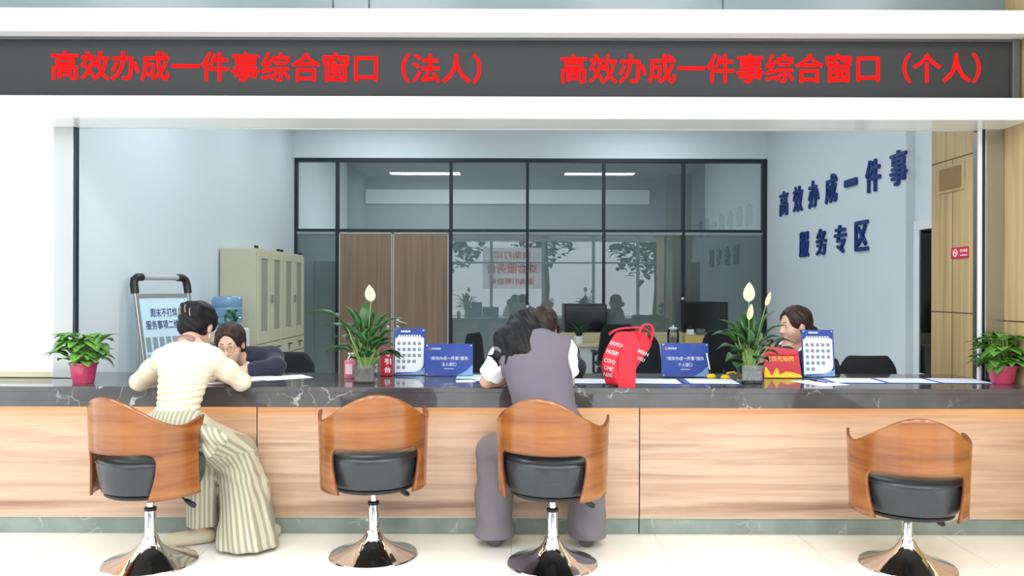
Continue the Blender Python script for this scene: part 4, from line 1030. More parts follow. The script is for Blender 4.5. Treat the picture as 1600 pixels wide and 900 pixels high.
# ------------------------------------------------------------------ poster stand at the left wall
def poster_stand():
    tl = V3(-2.595, 5.45-4.46, 1.46)
    a = R(62); tx = V3(math.cos(a), math.sin(a), 0); nrm = V3(math.sin(a), -math.cos(a), 0)
    H = 1.40; lean = 0.20
    up = V3(0,0,1.43) - nrm*lean*1.43; L = np.linalg.norm(up); up /= L
    n2 = np.cross(tx, up); 
    W = 0.46; org = tl - up*L            # bottom left corner
    M = Matrix(((tx[0], -n2[0], up[0], org[0]), (tx[1], -n2[1], up[1], org[1]), (tx[2], -n2[2], up[2], org[2]), (0,0,0,1)))
    if (M.to_3x3() @ Vector((0,-1,0))).y > 0: M = M @ Matrix.Scale(-1, 4, (0,1,0))
    t = thing('poster_stand', 'silver A frame poster stand with black corners by the left wall', 'poster stand', (org[0], org[1], 0))
    fr = MB()
    for q in ((0, 0.028), (W-0.028, W)): fr.rbox(q[0], q[1], -0.012, 0.012, 0.02, L-0.02, 0.004, M=M)
    for z in (L-0.165, 0.12): fr.rbox(0.02, W-0.02, -0.010, 0.010, z, z+0.03, 0.003, M=M)
    fr.build('frame', m_steel, t, world=True)
    mb = MB(); mb.tube([M @ Vector((0.05, 0, L-0.018)), M @ Vector((W-0.05, 0, L-0.018))], 0.02, 12); mb.build('top_bar', mat('grey_handle_bar', col(172, 176, 180), 0.35), t, world=True, smooth=True)
    for xx, sg in ((0.0, 1), (W, -1)):
        mb = MB(); mb.tube([M @ Vector(p) for p in ((xx+sg*0.012, 0, L-0.13), (xx+sg*0.012, 0, L-0.07), (xx+sg*0.02, 0, L-0.035), (xx+sg*0.045, 0, L-0.018), (xx+sg*0.085, 0, L-0.018))], 0.027, 12); mb.build('corner_grip', m_black, t, world=True, smooth=True)
    ps = MB(); ps.box(0.026, W-0.026, -0.004, 0.004, 0.14, L-0.16, M=M); po = ps.build('poster', mat('pale_blue_poster', col(196, 222, 236), 0.35, coat=0.3), t, world=True)
    tx_ = MB(); add_text(tx_, '周末不打烊', M @ Matrix.Translation((W*0.47, -0.006, L-0.27)), 0.22, 0.062, 0.012, 0.001)
    add_text(tx_, '服务事项二维码', M @ Matrix.Translation((W*0.47, -0.006, L-0.355)), 0.31, 0.062, 0.012, 0.001); tx_.build('lettering', mat('poster_navy', col(52, 78, 120), 0.5), po, world=True)
    g2 = MB()
    for r in range(5):
        g = MB(); zt = L-0.44-0.185*r
        for k in range(7):
            x = 0.045+0.054*k; g.box(x, x+0.038, -0.0056, -0.004, zt-0.10, zt, M=M); g2.box(x+0.002, x+0.036, -0.0056, -0.004, zt-0.138, zt-0.118, M=M)
        g.build('print_row', MATS.get('grey_tile_print') or mat('grey_tile_print', col(132, 152, 160), 0.5), po, world=True)
    g2.build('captions', mat('blue_caption', col(110, 164, 206), 0.5), po, world=True)
    mb = MB()
    for xx in (0.01, W-0.01): mb.tube([M @ Vector((xx, 0.012, L-0.35)), Vector(M @ Vector((xx, 0.012, 0.02))) - Vector(nrm)*0.36*0.55], 0.009, 8)
    mb.build('rear_leg_frame', m_steel, t, world=True)
poster_stand()

# ------------------------------------------------------------------ desks, monitors, office chairs behind
m_desk = mat('grey_white_desk', col(196, 206, 208), 0.5); m_desk_top = mat('beige_desk_top', col(206, 196, 164), 0.45)
def desk(x0, x1, y0, y1, label):
    t = thing('office_desk', label, 'desk', ((x0+x1)/2, (y0+y1)/2, 0), group='desks along the glass partition')
    mb = MB(); mb.rbox(x0, x1, y0, y1, 0.715, 0.74, 0.003); mb.build('desk_top', m_desk_top, t, world=True)
    mb = MB(); mb.rbox(x0+0.03, x1-0.03, y0+0.05, y0+0.07, 0.12, 0.712, 0.002); mb.build('modesty_panel', m_desk, t, world=True)
    for x in (x0+0.01, x1-0.04): mb = MB(); mb.rbox(x, x+0.03, y0+0.02, y1-0.02, 0, 0.714, 0.003); mb.build('side_panel', m_desk, t, world=True)
    mb = MB(); mb.rbox(x0+0.02, x1-0.02, y1-0.2, y1-0.02, 0.742, 0.85, 0.003); mb.build('riser', m_desk_top, t, world=True)
DY = 4.55
desk(0.2, 1.62, DY, DY+0.62, 'beige topped desk under the first monitor and the jug')
desk(1.66, 2.98, DY, DY+0.62, 'beige topped desk under the second monitor behind the lily')
def monitor(x0, x1, z0, z1, y, label):
    t = thing('computer_monitor', label, 'monitor', ((x0+x1)/2, y, 0.852), group='black monitors on the desks')
    mb = MB(); mb.rbox(x0, x1, y-0.02, y+0.025, z0, z1, 0.006); mb.build('casing', m_black, t, world=True)
    mb = MB(); mb.box(x0+0.016, x1-0.016, y-0.022, y-0.019, z0+0.03, z1-0.016); mb.build('screen', mat('dark_screen', col(24, 27, 30), 0.18, coat=0.3), t, world=True)
    cx = (x0+x1)/2; mb = MB(); mb.rbox(cx-0.03, cx+0.03, y, y+0.03, 0.86, z0+0.08, 0.004); mb.build('neck', m_black, t, world=True)
    mb = MB(); mb.rbox(cx-0.11, cx+0.11, y-0.06, y+0.07, 0.852, 0.864, 0.005); mb.build('foot', m_black, t, world=True)
ym = DY+0.50; d = ym-CAM[1]
monitor((882-800)*d/FPX, (948-800)*d/FPX, 1.375-(521-450)*d/FPX, 1.375-(475-450)*d/FPX, ym, 'black monitor on the desk left of the red bag')
monitor((1066-800)*d/FPX, (1137-800)*d/FPX, 1.375-(524-450)*d/FPX, 1.375-(471-450)*d/FPX, ym, 'larger black monitor left of the tall white lily')
def office_chair(label, loc, rz, h=0.0):
    t = thing('office_chair', label, 'chair', loc, rz, 'black office chairs')
    bk = MB(); pr = []
    n, m_ = 10, 10
    vs = []
    for j in range(m_+1):
        v = j/m_; wv = 0.235 - 0.05*v - 0.05*max(0, v-0.85)/0.15
        for i in range(n+1):
            u = -1+2*i/n; vs.append((u*wv, -0.24-0.03*math.cos(u*1.2)+0.05*v*0.6-0.06*(1-u*u)*0.5*(1-v), 0.50+h+0.46*v))
    bk.add(vs, [(j*(n+1)+i, j*(n+1)+i+1, (j+1)*(n+1)+i+1, (j+1)*(n+1)+i) for j in range(m_) for i in range(n)])
    o = bk.build('backrest', m_black_fabric, t, smooth=True); sd = o.modifiers.new('t', 'SOLIDIFY'); sd.thickness = 0.045; sd.offset = 0
    bv = o.modifiers.new('b', 'BEVEL'); bv.width = 0.015; bv.segments = 2
    mb = MB(); mb.rbox(-0.24, 0.24, -0.22, 0.24, 0.42+h, 0.50+h, 0.03, 3); mb.build('seat', m_black_fabric, t, smooth=True)
    mb = MB(); mb.tube([(0, -0.1, 0.41+h), (0, -0.28, 0.42+h), (0, -0.285, 0.62+h)], 0.018, 8); mb.build('back_bracket', m_black, t, smooth=True)
    for sx in (-1, 1):
        mb = MB(); mb.tube([(sx*0.2, -0.05, 0.43+h), (sx*0.29, -0.05, 0.45+h), (sx*0.29, -0.06, 0.66+h), (sx*0.29, 0.14, 0.66+h)], 0.014, 8); mb.rbox(sx*0.29-0.03, sx*0.29+0.03, -0.1, 0.17, 0.665+h, 0.69+h, 0.008); mb.build('armrest', m_black, t)
    mb = MB(); mb.lathe([(0.03, 0.08), (0.03, 0.3), (0.02, 0.31), (0.02, 0.42+h), (0.001, 0.42+h)], 16); mb.build('column', m_black, t, smooth=True)
    for k in range(5):
        a = 2*PI*k/5; mb = MB(); mb.tube([(0.02*math.cos(a), 0.02*math.sin(a), 0.11), (0.28*math.cos(a), 0.28*math.sin(a), 0.075)], [0.025, 0.016], 8); lg = mb.build('leg', m_black, t, smooth=True)
        mb = MB(); mb.lathe([(0.001, -0.012), (0.028, -0.012), (0.03, 0), (0.028, 0.012), (0.001, 0.012)], 14, M=Matrix.Translation((0.285*math.cos(a), 0.285*math.sin(a), 0.031)) @ Matrix.Rotation(a+PI/2, 4, 'Z') @ Matrix.Rotation(PI/2, 4, 'X')); mb.build('caster', m_black, lg, smooth=True)
    return t
ch = office_chair('black office chair standing against the right wall, only its back showing', (2.48, 1.35, 0), R(0), -0.05)
dup(ch, (1.18, 3.55, 0), R(20), 'black office chair with its back left of the red bag by the desk')
dup(ch, (-0.61, 3.9, 0), R(70), 'black office chair in front of the glass right of the brown doors')
ch2 = office_chair('tall black office chair with a wide back behind the red bag handles', (1.17, 4.1, 0), R(180), 0.02)
dup(ch2, (1.98, 2.9, 0), R(172), 'tall black office chair in shade behind the right lily')
dup(ch, (-1.62, 1.06, 0), R(180), 'black office chair the woman with glasses sits on')
dup(ch, (0.30, 1.12, 0), R(180), 'black office chair under the clerk with bowed head')
dup(ch, (1.92, 0.99, 0), R(90), 'black office chair the smiling woman sits on')
# jug, box and pots on the desks
m_ter = mat('beige_box', col(206, 178, 110), 0.6)
def jug(p):
    t = thing('glass_jug', 'clear glass jug with a white lid standing on the desk behind the red bag', 'jug', tuple(p))
    k = 1.0
    mb = MB(); mb.lathe([(0.06, 0), (0.066, 0.01), (0.068, 0.1), (0.06, 0.15), (0.05, 0.165), (0.046, 0.165), (0.056, 0.15), (0.063, 0.1), (0.061, 0.014), (0.001, 0.012)], 28); mb.build('glass_body', m_clear, t, smooth=True)
    mb = MB(); mb.lathe([(0.06, 0.014), (0.061, 0.07), (0.001, 0.07)], 24); mb.build('water', thin_glass('pale_water', (0.75, 0.8, 0.78, 1), 0.02), t, smooth=True)
    mb = MB(); mb.lathe([(0.05, 0.165), (0.052, 0.18), (0.03, 0.19), (0.012, 0.192), (0.012, 0.212), (0.001, 0.213)], 24); mb.build('lid', m_pvc_white, t, smooth=True)
    mb = MB(); mb.tube([(0.066, 0, 0.14), (0.1, 0, 0.145), (0.112, 0, 0.1), (0.1, 0, 0.055), (0.067, 0, 0.05)], 0.008, 8); mb.build('handle', m_clear, t, smooth=True)
jug((1.85, 4.72, 0.742))
t = thing('cardboard_box', 'low tan box on the desk beneath the second monitor', 'box', (2.07, 4.66, 0.742)); b_ = MB(); b_.rbox(1.96, 2.21, 4.58, 4.72, 0.742, 0.842, 0.003); b_.build('carton', m_ter, t, world=True)
b_ = MB(); b_.rbox(1.958, 2.212, 4.578, 4.722, 0.825, 0.845, 0.002); b_.build('lid', m_ter, t, world=True)
t = thing('tissue_pack', 'small white pack standing on the tan box', 'pack', (2.03, 4.65, 0.846)); b_ = MB(); b_.rbox(1.99, 2.07, 4.62, 4.68, 0.846, 0.91, 0.01); b_.build('pack', m_pvc_white, t, world=True); b_ = MB(); b_.rbox(2.0, 2.05, 4.63, 4.67, 0.91, 0.95, 0.006); b_.build('cap', m_black, t, world=True)
t = thing('card_holder', 'small grey holder right of the white pack on the tan box', 'holder', (2.15, 4.65, 0.846)); b_ = MB(); b_.rbox(2.10, 2.20, 4.62, 4.68, 0.846, 0.915, 0.004); b_.build('holder', mat('holder_grey', col(96, 104, 104), 0.5), t, world=True)

# ------------------------------------------------------------------ plants
m_leaf = mat('green_leaf', col(70, 120, 40), 0.35)
noise_col(m_leaf, 9, [(0.3, col(60, 108, 34)), (0.6, col(96, 150, 52)), (0.8, col(140, 180, 74))])
m_lily_leaf = mat('dark_green_leaf', col(44, 84, 44), 0.35)
noise_col(m_lily_leaf, 7, [(0.3, col(30, 62, 34)), (0.55, col(54, 98, 46)), (0.8, col(92, 134, 66))])
m_stem = mat('green_stem', col(120, 150, 80), 0.5)
m_spathe = mat('white_green_spathe', col(236, 240, 190), 0.5); m_spadix = mat('cream_spadix', col(226, 220, 150), 0.7)
m_soil = mat('dark_soil', col(52, 42, 34), 0.9, bump=(80, 0.6))
def leaf(mb, base, tip, width, droop, up=Vector((0,0,1)), heart=False, n=8, fold=0.25, wav=0.0):
    base = Vector(base); tip = Vector(tip); ax = tip-base; L = ax.length; side = ax.cross(up)
    if side.length < 1e-4: side = Vector((1,0,0))
    side.normalize(); nr = side.cross(ax).normalized()
    vs = []
    for i in range(n+1):
        t = i/n; c = base + ax*t + nr*(droop*L*math.sin(PI*t)*1.0)
        wv = width*((math.sin(PI*min(1, t**0.62)))**0.9 if heart else math.sin(PI*t**0.8)**0.85)
        if i == 0: wv = width*(0.35 if heart else 0.02)
        wo = wav*math.sin(t*9)*width
        vs += [c - side*wv + nr*(fold*wv+wo), c, c + side*wv + nr*(fold*wv-wo)]
    fs = []
    for i in range(n): fs += [(3*i, 3*i+1, 3*i+4, 3*i+3), (3*i+1, 3*i+2, 3*i+5, 3*i+4)]
    mb.add(vs, fs)
def pothos(label, c, rnd, spread, pr=0.076, ph=0.118, lim=None):
    t = thing('potted_pothos', label, 'potted plant', c)
    m_pot = MATS.get('pink_pot') or mat('pink_pot', col(196, 66, 104), 0.2, coat=0.4)
    k = pr/0.076
    mb = MB(); mb.lathe([(0.052*k, 0), (0.056*k, 0.006), (0.07*k, ph-0.02), (0.071*k, ph-0.014), (0.077*k, ph-0.012), (0.079*k, ph), (0.074*k, ph), (0.066*k, ph-0.03), (0.001, ph-0.03)], 40); mb.build('pot', m_pot, t, smooth=True)
    mb = MB(); mb.lathe([(0.066*k, ph-0.028), (0.001, ph-0.02)], 20); mb.build('soil', m_soil, t)
    st = MB(); lv = MB(); rg = random.Random(rnd)
    for i in range(70):
        a = rg.uniform(0, 2*PI); el = rg.uniform(0.0, 1.0); rr = spread*(0.25+0.75*rg.random()**0.7)
        out = Vector((math.cos(a)*rr, math.sin(a)*rr*0.75, ph + 0.012 + 0.215*el*(1-0.5*rr/spread)))
        if lim: out = lim(out, c)
        b0 = Vector((0.03*math.cos(a), 0.03*math.sin(a), ph-0.02)); mid = (b0+out)/2 + Vector((0,0,0.03))
        st.tube([b0, mid, out], 0.0025, 5)
        d = Vector((math.cos(a+rg.uniform(-.7,.7)), math.sin(a+rg.uniform(-.7,.7)), rg.uniform(-0.75, 0.35))).normalized()
        ln = rg.uniform(0.075, 0.115)
        leaf(lv, out, out+d*ln, ln*rg.uniform(0.36, 0.44), 0.12, heart=True, fold=0.2, n=7)
    st.build('stems', m_stem, t, smooth=True); o = lv.build('foliage', m_leaf, t, smooth=True); sd = o.modifiers.new('t', 'SOLIDIFY'); sd.thickness = 0.0012
pothos('bushy pothos in a pink pot at the left end of the counter', (-2.42, 0.06, ZTOP), 3, 0.108)
def lim_r(o, c):
    o = o.copy(); o.x = min(o.x, 2.90-c[0]-0.05); o.y = min(o.y, 0.02); return o
pothos('bushy pothos in a pink pot at the right end beside the wood wall', (2.835, 0.165, ZTOP), 5, 0.118, 0.08, 0.108, lim_r)

def lily(label, c, leaves, flowers, vz=0.107, seed=1, vw=0.058):
    t = thing('peace_lily', label, 'potted plant', c)
    mb = MB(); g = 0.004; w2 = vw
    for a in range(4): mb.box(-w2, w2, w2-g, w2, 0.006, vz, Matrix.Rotation(a*PI/2, 4, 'Z'))
    mb.box(-w2, w2, -w2, w2, 0, 0.007); vs = mb.build('vase', m_clear, t); vs['label'] = 'square clear glass vase'
    mb = MB(); mb.rbox(-w2+g+0.001, w2-g-0.001, -w2+g+0.001, w2-g-0.001, 0.008, vz*0.72, 0.003); mb.build('water', thin_glass('vase_water', (0.66, 0.66, 0.64, 1), 0.03), t)
    rt = MB(); rg = random.Random(seed)
    for i in range(70):
        x, y = rg.uniform(-0.03, 0.03), rg.uniform(-0.03, 0.03); rt.tube([(x*0.3, y*0.3, vz*0.95), (x, y, vz*0.5), (x+rg.uniform(-.02,.02), y+rg.uniform(-.02,.02), 0.012+rg.random()*0.02)], 0.0018, 4)
    rt.build('roots', mat('brown_roots', col(112, 92, 84), 0.8), t)
    st = MB(); lv = MB()
    for (dx, dz, dy, w_, dr) in leaves:
        tip = Vector((dx, dy, vz+dz)); b0 = Vector((dx*0.08+rg.uniform(-.012,.012), dy*0.1+rg.uniform(-.012,.012), vz*0.8))
        L = (tip-b0).length; hz = Vector((dx, dy, 0)); 
        ls = b0 + Vector((dx*0.28, dy*0.28, (tip.z-b0.z)*0.55 + 0.14*hz.length*1.3))
        st.tube([b0, (b0+ls)/2+Vector((0,0,0.01)), ls], 0.0032, 6)
        leaf(lv, ls, tip, w_, dr, n=10, fold=0.32, wav=0.05)
    st.build('stems', m_stem, t, smooth=True); o = lv.build('foliage', m_lily_leaf, t, smooth=True); sd = o.modifiers.new('t', 'SOLIDIFY'); sd.thickness = 0.0012
    for (dx, z0, z1, w_, dy, tilt) in flowers:
        f = MB(); f.tube([(dx*0.1, 0, vz), (dx*0.6, dy*0.5, vz+(z0-vz)*0.6), (dx, dy, z0)], 0.0028, 6); fo = f.build('flower_stalk', m_stem, t, smooth=True)
        f = MB(); h = z1-z0; vs = []; n = 10
        for i in range(n+1):
            tt = i/n; wv = w_*(math.sin(PI*tt**0.75)**0.75) if 0 < i < n else 0.001
            zz = z0+h*tt; xo = dx + tilt*h*tt
            for q in (-1, -0.5, 0, 0.5, 1): vs.append((xo+q*wv, dy+0.022*(1-q*q)*wv/w_*0.9 - 0.004, zz))
        f.add(vs, [(5*i+k, 5*i+k+1, 5*i+k+6, 5*i+k+5) for i in range(n) for k in range(4)])
        sp = f.build('spathe', m_spathe, fo, smooth=True); sd = sp.modifiers.new('t', 'SOLIDIFY'); sd.thickness = 0.001
        f = MB(); f.tube([(dx, dy, z0+0.004), (dx+tilt*h*0.3, dy-0.004, z0+h*0.55)], [0.0045, 0.004], 8); f.build('spadix', m_spadix, fo, smooth=True)
rg = random.Random(11)
def mk_leaves(spec, K):
    return [((px)*K, (-py)*K, rg.uniform(-0.06, 0.07), w_*K*1.2, dr) for (px, py, w_, dr) in spec]
K = 4.56/1250
# (offset of the tip from the vase rim in photo pixels, half width, arch)
la = [(-88,-82,9,.16),(-70,-60,9,.18),(-55,-40,9,.2),(-62,-18,9,.2),(-30,-92,11,.05),(-18,-84,10,.05),(-5,-98,10,.04),(18,-84,9,.08),(42,-82,8,.15),(60,-72,9,.18),(55,-52,9,.2),(46,-30,10,.2),(28,-12,10,.2),(-26,-8,10,.2),(-40,-66,12,.1),(8,-60,12,.06),(-12,-52,12,.04),(20,-48,12,.1),(34,-64,10,.1),(-24,-40,12,.1),(-46,-28,10,.15),(12,-26,11,.1),(-8,-20,11,.05),(30,-36,10,.14)]
la += [(rg.uniform(-66, 58), rg.uniform(-70, -6), rg.uniform(9, 12), rg.uniform(.1, .2)) for _ in range(14)]
p = at(572, 599, 0.10)
lily('peace lily with one pale flower in a square glass vase, left of the blue signs', (p.x, 0.10, ZTOP), mk_leaves(la, K), [(0.028, 0.107+98*K, 0.107+124*K, 0.03, 0.0, -0.1)], seed=4)
lb_ = [(-62,-46,10,.2),(-48,-70,10,.15),(-52,-22,10,.25),(-40,-6,10,.25),(-34,-50,11,.12),(-22,-70,11,.06),(-8,-82,11,.04),(10,-80,10,.04),(24,-66,10,.08),(44,-84,9,.14),(46,-44,9,.16),(52,-62,9,.15),(66,-34,9,.2),(40,-26,10,.18),(34,-4,11,.2),(22,6,10,.2),(-24,4,11,.2),(-14,-40,12,.06),(8,-44,12,.05),(24,-30,11,.1),(-30,-24,12,.15),(0,-22,12,.05),(14,-14,11,.1),(48,-14,9,.22)]
lb_ += [(rg.uniform(-52, 52), rg.uniform(-66, 0), rg.uniform(9, 12), rg.uniform(.1, .2)) for _ in range(12)]
K2 = 4.6/1250
p = at(1171, 597, 0.15)
lily('peace lily with tall white flowers in a square glass vase, next to the red sign', (p.x, 0.15, ZTOP), mk_leaves(lb_, K2), [(-0.004, 0.107+98*K2, 0.107+129*K2, 0.034, 0.0, 0.02), (-0.006, 0.107+70*K2, 0.107+95*K2, 0.018, -0.012, 0.15), (0.095, 0.107+92*K2, 0.107+114*K2, 0.014, 0.0, 0.3)], seed=9)
# small plants on the back desk
def small_pot(label, c, mat_leaf, mat_pot, n, h, spread, seed, wd):
    t = thing('potted_plant', label, 'potted plant', c); mb = MB(); mb.lathe([(0.045, 0), (0.06, 0.09), (0.055, 0.092), (0.05, 0.07), (0.001, 0.07)], 24); mb.build('pot', mat_pot, t, smooth=True)
    lv = MB(); rg = random.Random(seed)
    for i in range(n):
        a = rg.uniform(0, 2*PI); r = spread*rg.uniform(.3, 1); leaf(lv, (0.02*math.cos(a), 0.02*math.sin(a), 0.07), (r*math.cos(a), r*math.sin(a)*0.7, 0.09+h*rg.uniform(.3, 1)), wd, 0.15, n=6)
    lv.build('foliage', mat_leaf, t, smooth=True)
small_pot('small grassy plant in a white pot on the desk before the first monitor', (0.76, 4.62, 0.742), m_lily_leaf, m_pvc_white, 40, 0.17, 0.17, 2, 0.009)
small_pot('small dark red leaved plant on the desk left of the grassy one', (0.50, 4.62, 0.742), mat('maroon_leaf', col(104, 40, 50), 0.5), m_pvc_white, 30, 0.15, 0.11, 3, 0.022)

# ------------------------------------------------------------------ things on the counter
m_sign_blue = mat('sign_blue', col(52, 76, 150), 0.5, spec=0.2)
m_sign_blue.node_tree.nodes['Principled BSDF'].inputs['Base Color'].default_value = col(60, 84, 166)
m_sky = mat('sign_light_blue', col(130, 166, 220), 0.4); m_print = mat('white_print', col(244, 248, 252), 0.5); m_tile = mat('grey_print_tile', col(140, 150, 164), 0.6)
m_orange = mat('orange_print', col(226, 120, 60), 0.5)
m_acr = thin_glass('acrylic_sheet', (0.98, 0.985, 0.99, 1), 0.0, 0.06, 0.35)
def sign_frame(name, label, cat, x, y, w_, h, lean=8, rz=0):
    t = thing(name, label, cat, (x, y, ZTOP+0.001), R(rz)); M = Matrix.Rotation(R(-lean), 4, 'X')
    return t, M
def acrylic(t, M, w_, h):
    mb = MB(); mb.box(-w_/2, w_/2, -0.0078, -0.0056, 0.0, h, M); mb.build('acrylic_front', m_acr, t)
    mb = MB(); mb.box(-w_/2, w_/2, -0.012, 0.075, 0.0, 0.003); mb.build('acrylic_foot', m_clear, t)
    mb = MB()
    for sx in (-1, 1):
        for z in (0.012, h-0.012): mb.lathe([(0.0045, 0), (0.0045, 0.004), (0.001, 0.005)], 10, M=M @ Matrix.Translation((sx*(w_/2-0.012), -0.0078, z)) @ Matrix.Rotation(PI/2, 4, 'X'))
    mb.build('screw_caps', m_steel, t)
def window_sign(label, px0, px1, py0, py1, y, line2):
    d = y-CAM[1]; w_ = (px1-px0)*d/FPX; h = (py1-py0)*d/FPX; x = ((px0+px1)/2-800)*d/FPX
    t, M = sign_frame('desk_sign', label, 'sign', x, y, w_, h, 6); t['group'] = 'blue acrylic desk signs'
    mb = MB(); mb.box(-w_/2, w_/2, -0.0025, 0.002, 0.003, h, M); b = mb.build('sheet', m_sign_blue, t)
    mb = MB(); add_text(mb, '“高效办成一件事”服务', M @ Matrix.Translation((0.0, -0.0028, h*0.55)), w_*0.80, h*0.115, 0.004, 0.0005)
    add_text(mb, line2, M @ Matrix.Translation((0, -0.0028, h*0.365)), w_*0.30, h*0.115, 0.004, 0.0005)
    add_text(mb, '政务服务', M @ Matrix.Translation((-w_*0.26, -0.0028, h*0.845)), w_*0.18, h*0.065, 0.01, 0.0005)
    mb.box(-w_*0.1, w_*0.1, -0.0032, -0.0025, h*0.22, h*0.236, M); mb.build('lettering', m_print, b)
    mb = MB(); 
    for k in range(3): mb.rbox(-w_*0.42+k*w_*0.022, -w_*0.405+k*w_*0.022, -0.0034, -0.0024, h*0.80, h*(0.86+0.02*(k % 2)), 0.0003, M=M)
    mb.build('emblem', m_orange, b)
    mb = MB(); mb.add([M @ Vector(p) for p in ((w_*0.18, -0.003, 0.004), (w_/2, -0.003, 0.004), (w_/2, -0.003, h*0.36), (w_*0.36, -0.003, h*0.16))], [(0,1,2,3)]); mb.build('corner_swoosh', m_sky, b)
    acrylic(t, M, w_, h); return t
window_sign('blue landscape desk sign for legal persons, beside the left lily', 664, 739, 537, 587.5, 0.46, '法人窗口')
window_sign('blue landscape desk sign for individuals, right of the red bag', 1034, 1108, 535, 588, 0.44, '个人窗口')
def grid_sign(label, px0, px1, py0, py1, y, rows):
    d = y-CAM[1]; w_ = (px1-px0)*d/FPX; h = (py1-py0)*d/FPX; x = ((px0+px1)/2-800)*d/FPX
    t, M = sign_frame('information_sign', label, 'sign', x, y, w_, h, 7); t['group'] = 'portrait signs with a grid'
    mb = MB(); mb.box(-w_/2, w_/2, -0.0025, 0.002, 0.003, h, M); b = mb.build('sheet', m_sign_blue, t)
    pts = [(-0.46, 0.80), (0.46, 0.80), (0.46, 0.26)] + [(0.46-0.36*(1-math.cos(a))*0.9, 0.26-0.19*math.sin(a)) for a in [PI/2*i/8 for i in range(1, 9)]] + [(-0.46, 0.06)]
    mb = MB(); mb.add([M @ Vector((px*w_, -0.003, pz*h)) for px, pz in pts], [tuple(range(len(pts)))]); mb.build('white_field', m_print, b)
    mb = MB()
    for k in range(9): mb.rbox(-0.36*w_+k*0.082*w_, -0.31*w_+k*0.082*w_, -0.0034, -0.002, h*0.81, h*0.865, 0.0004, M=M)
    mb.rbox(-0.40*w_, 0.42*w_, -0.0034, -0.002, h*0.79, h*0.82, 0.0004, M=M); mb.rbox(-0.28*w_, 0.02*w_, -0.0034, -0.002, h*0.925, h*0.955, 0.0004, M=M); mb.build('title_print', m_print, b)
    g = MB()
    for r, nn in enumerate(rows):
        for k in range(nn): cx = (-0.34+0.165*k)*w_; cz = (0.68-0.128*r)*h; g.box(cx-0.05*w_, cx+0.05*w_, -0.0038, -0.003, cz-0.035*h, cz+0.035*h, M)
    g.build('print_tiles', m_tile, b); 
    mb = MB(); mb.add([M @ Vector(p) for p in ((-w_/2, -0.0031, 0.004), (w_/2, -0.0031, 0.004), (w_/2, -0.0031, 0.16*h), (w_*0.1, -0.0031, 0.05*h))], [(0,1,2,3)]); mb.build('corner_swoosh', m_sky, b)
    acrylic(t, M, w_, h); return t
grid_sign('portrait blue and white sign with a tile grid, beside the left lily', 615, 664, 515, 588, 0.50, (5, 5, 5, 4, 2))
grid_sign('portrait blue and white sign with a tile grid, in front of the smiling woman', 1255, 1305, 514, 588, 0.46, (5, 5, 5, 4, 2))
# red sign with gold characters and yellow flame edge
def red_sign():
    y = 0.42; d = y-CAM[1]; x0, x1 = (1194-800)*d/FPX, (1253-800)*d/FPX; w_ = x1-x0; h = 48*d/FPX; m_red = mat('sign_red', col(196, 32, 50), 0.35, coat=0.3); m_gold = mat('gold_print', col(236, 170, 60), 0.4); m_yel = mat('yellow_print', col(250, 206, 20), 0.45)
    t = thing('honour_sign', 'red table sign with gold characters and yellow flame base, by the right lily', 'sign', ((x0+x1)/2, y, ZTOP+0.001))
    M = Matrix.Rotation(R(-10), 4, 'X'); top = [(-0.5, 0.97), (-0.2, 1.0), (0.1, 0.965), (0.36, 0.93), (0.44, 0.88), (0.5, 0.1), (0.5, 0), (-0.5, 0)]
    mb = MB(); mb.prism([(a*w_, b*h) for a, b in top], -0.002, 0.003, M); pl = mb.build('plate', m_red, t)
    fl = [(-0.5, 0.0), (0.52, 0.0), (0.47, 0.09), (0.3, 0.16), (0.1, 0.20), (-0.02, 0.13), (-0.08, 0.10), (-0.12, 0.26), (-0.16, 0.32), (-0.25, 0.14), (-0.3, 0.06), (-0.36, 0.2), (-0.44, 0.38), (-0.47, 0.3)]
    mb = MB(); mb.prism([(a*w_, b*h) for a, b in fl], -0.006, -0.002, M); mb.build('flame_edge', m_yel, pl)
    mb = MB(); add_text(mb, '党员先锋岗', M @ Matrix.Translation((-0.06*w_, -0.0025, h*0.62)), w_*0.74, h*0.17, 0.02, 0.0006); mb.build('lettering', m_gold, pl)
    mb = MB(); mb.box(-w_/2, w_/2, -0.03, 0.07, 0, 0.004); mb.build('foot', m_clear, t)
    mb = MB(); mb.prism([(-w_*0.45, 0), (w_*0.45, 0), (w_*0.4, h*0.8), (-w_*0.4, h*0.8)], 0, 0.004, Matrix.Translation((0, 0.075, 0)) @ Matrix.Rotation(R(22), 4, 'X')); mb.build('back_strut', m_red, t)
red_sign()
def guide_sign():
    p = at(604.5, 588, 0.46); d = p.y-CAM[1]; w_ = 19*d/FPX; h = 44*d/FPX
    t = thing('guide_sign', 'narrow dark red sign with white characters standing behind the left lily', 'sign', (p.x, p.y, ZTOP+0.001)); M = Matrix.Rotation(R(-6), 4, 'X')
    mb = MB(); mb.rbox(-w_/2, w_/2, -0.003, 0.003, 0.0, h, 0.001, M=M); pl = mb.build('plate', mat('dark_red_plate', col(170, 30, 52), 0.35, coat=0.3), t)
    mb = MB()
    for i, chh in enumerate('导引台'): add_text(mb, chh, M @ Matrix.Translation((w_*0.08, -0.0035, h*(0.80-0.29*i))), w_*0.5, h*0.2, 0.015, 0.0006)
    mb.build('lettering', m_print, pl); mb = MB(); mb.box(-w_/2, w_/2, -0.02, 0.05, 0, 0.003); mb.build('foot', m_clear, t)
guide_sign()
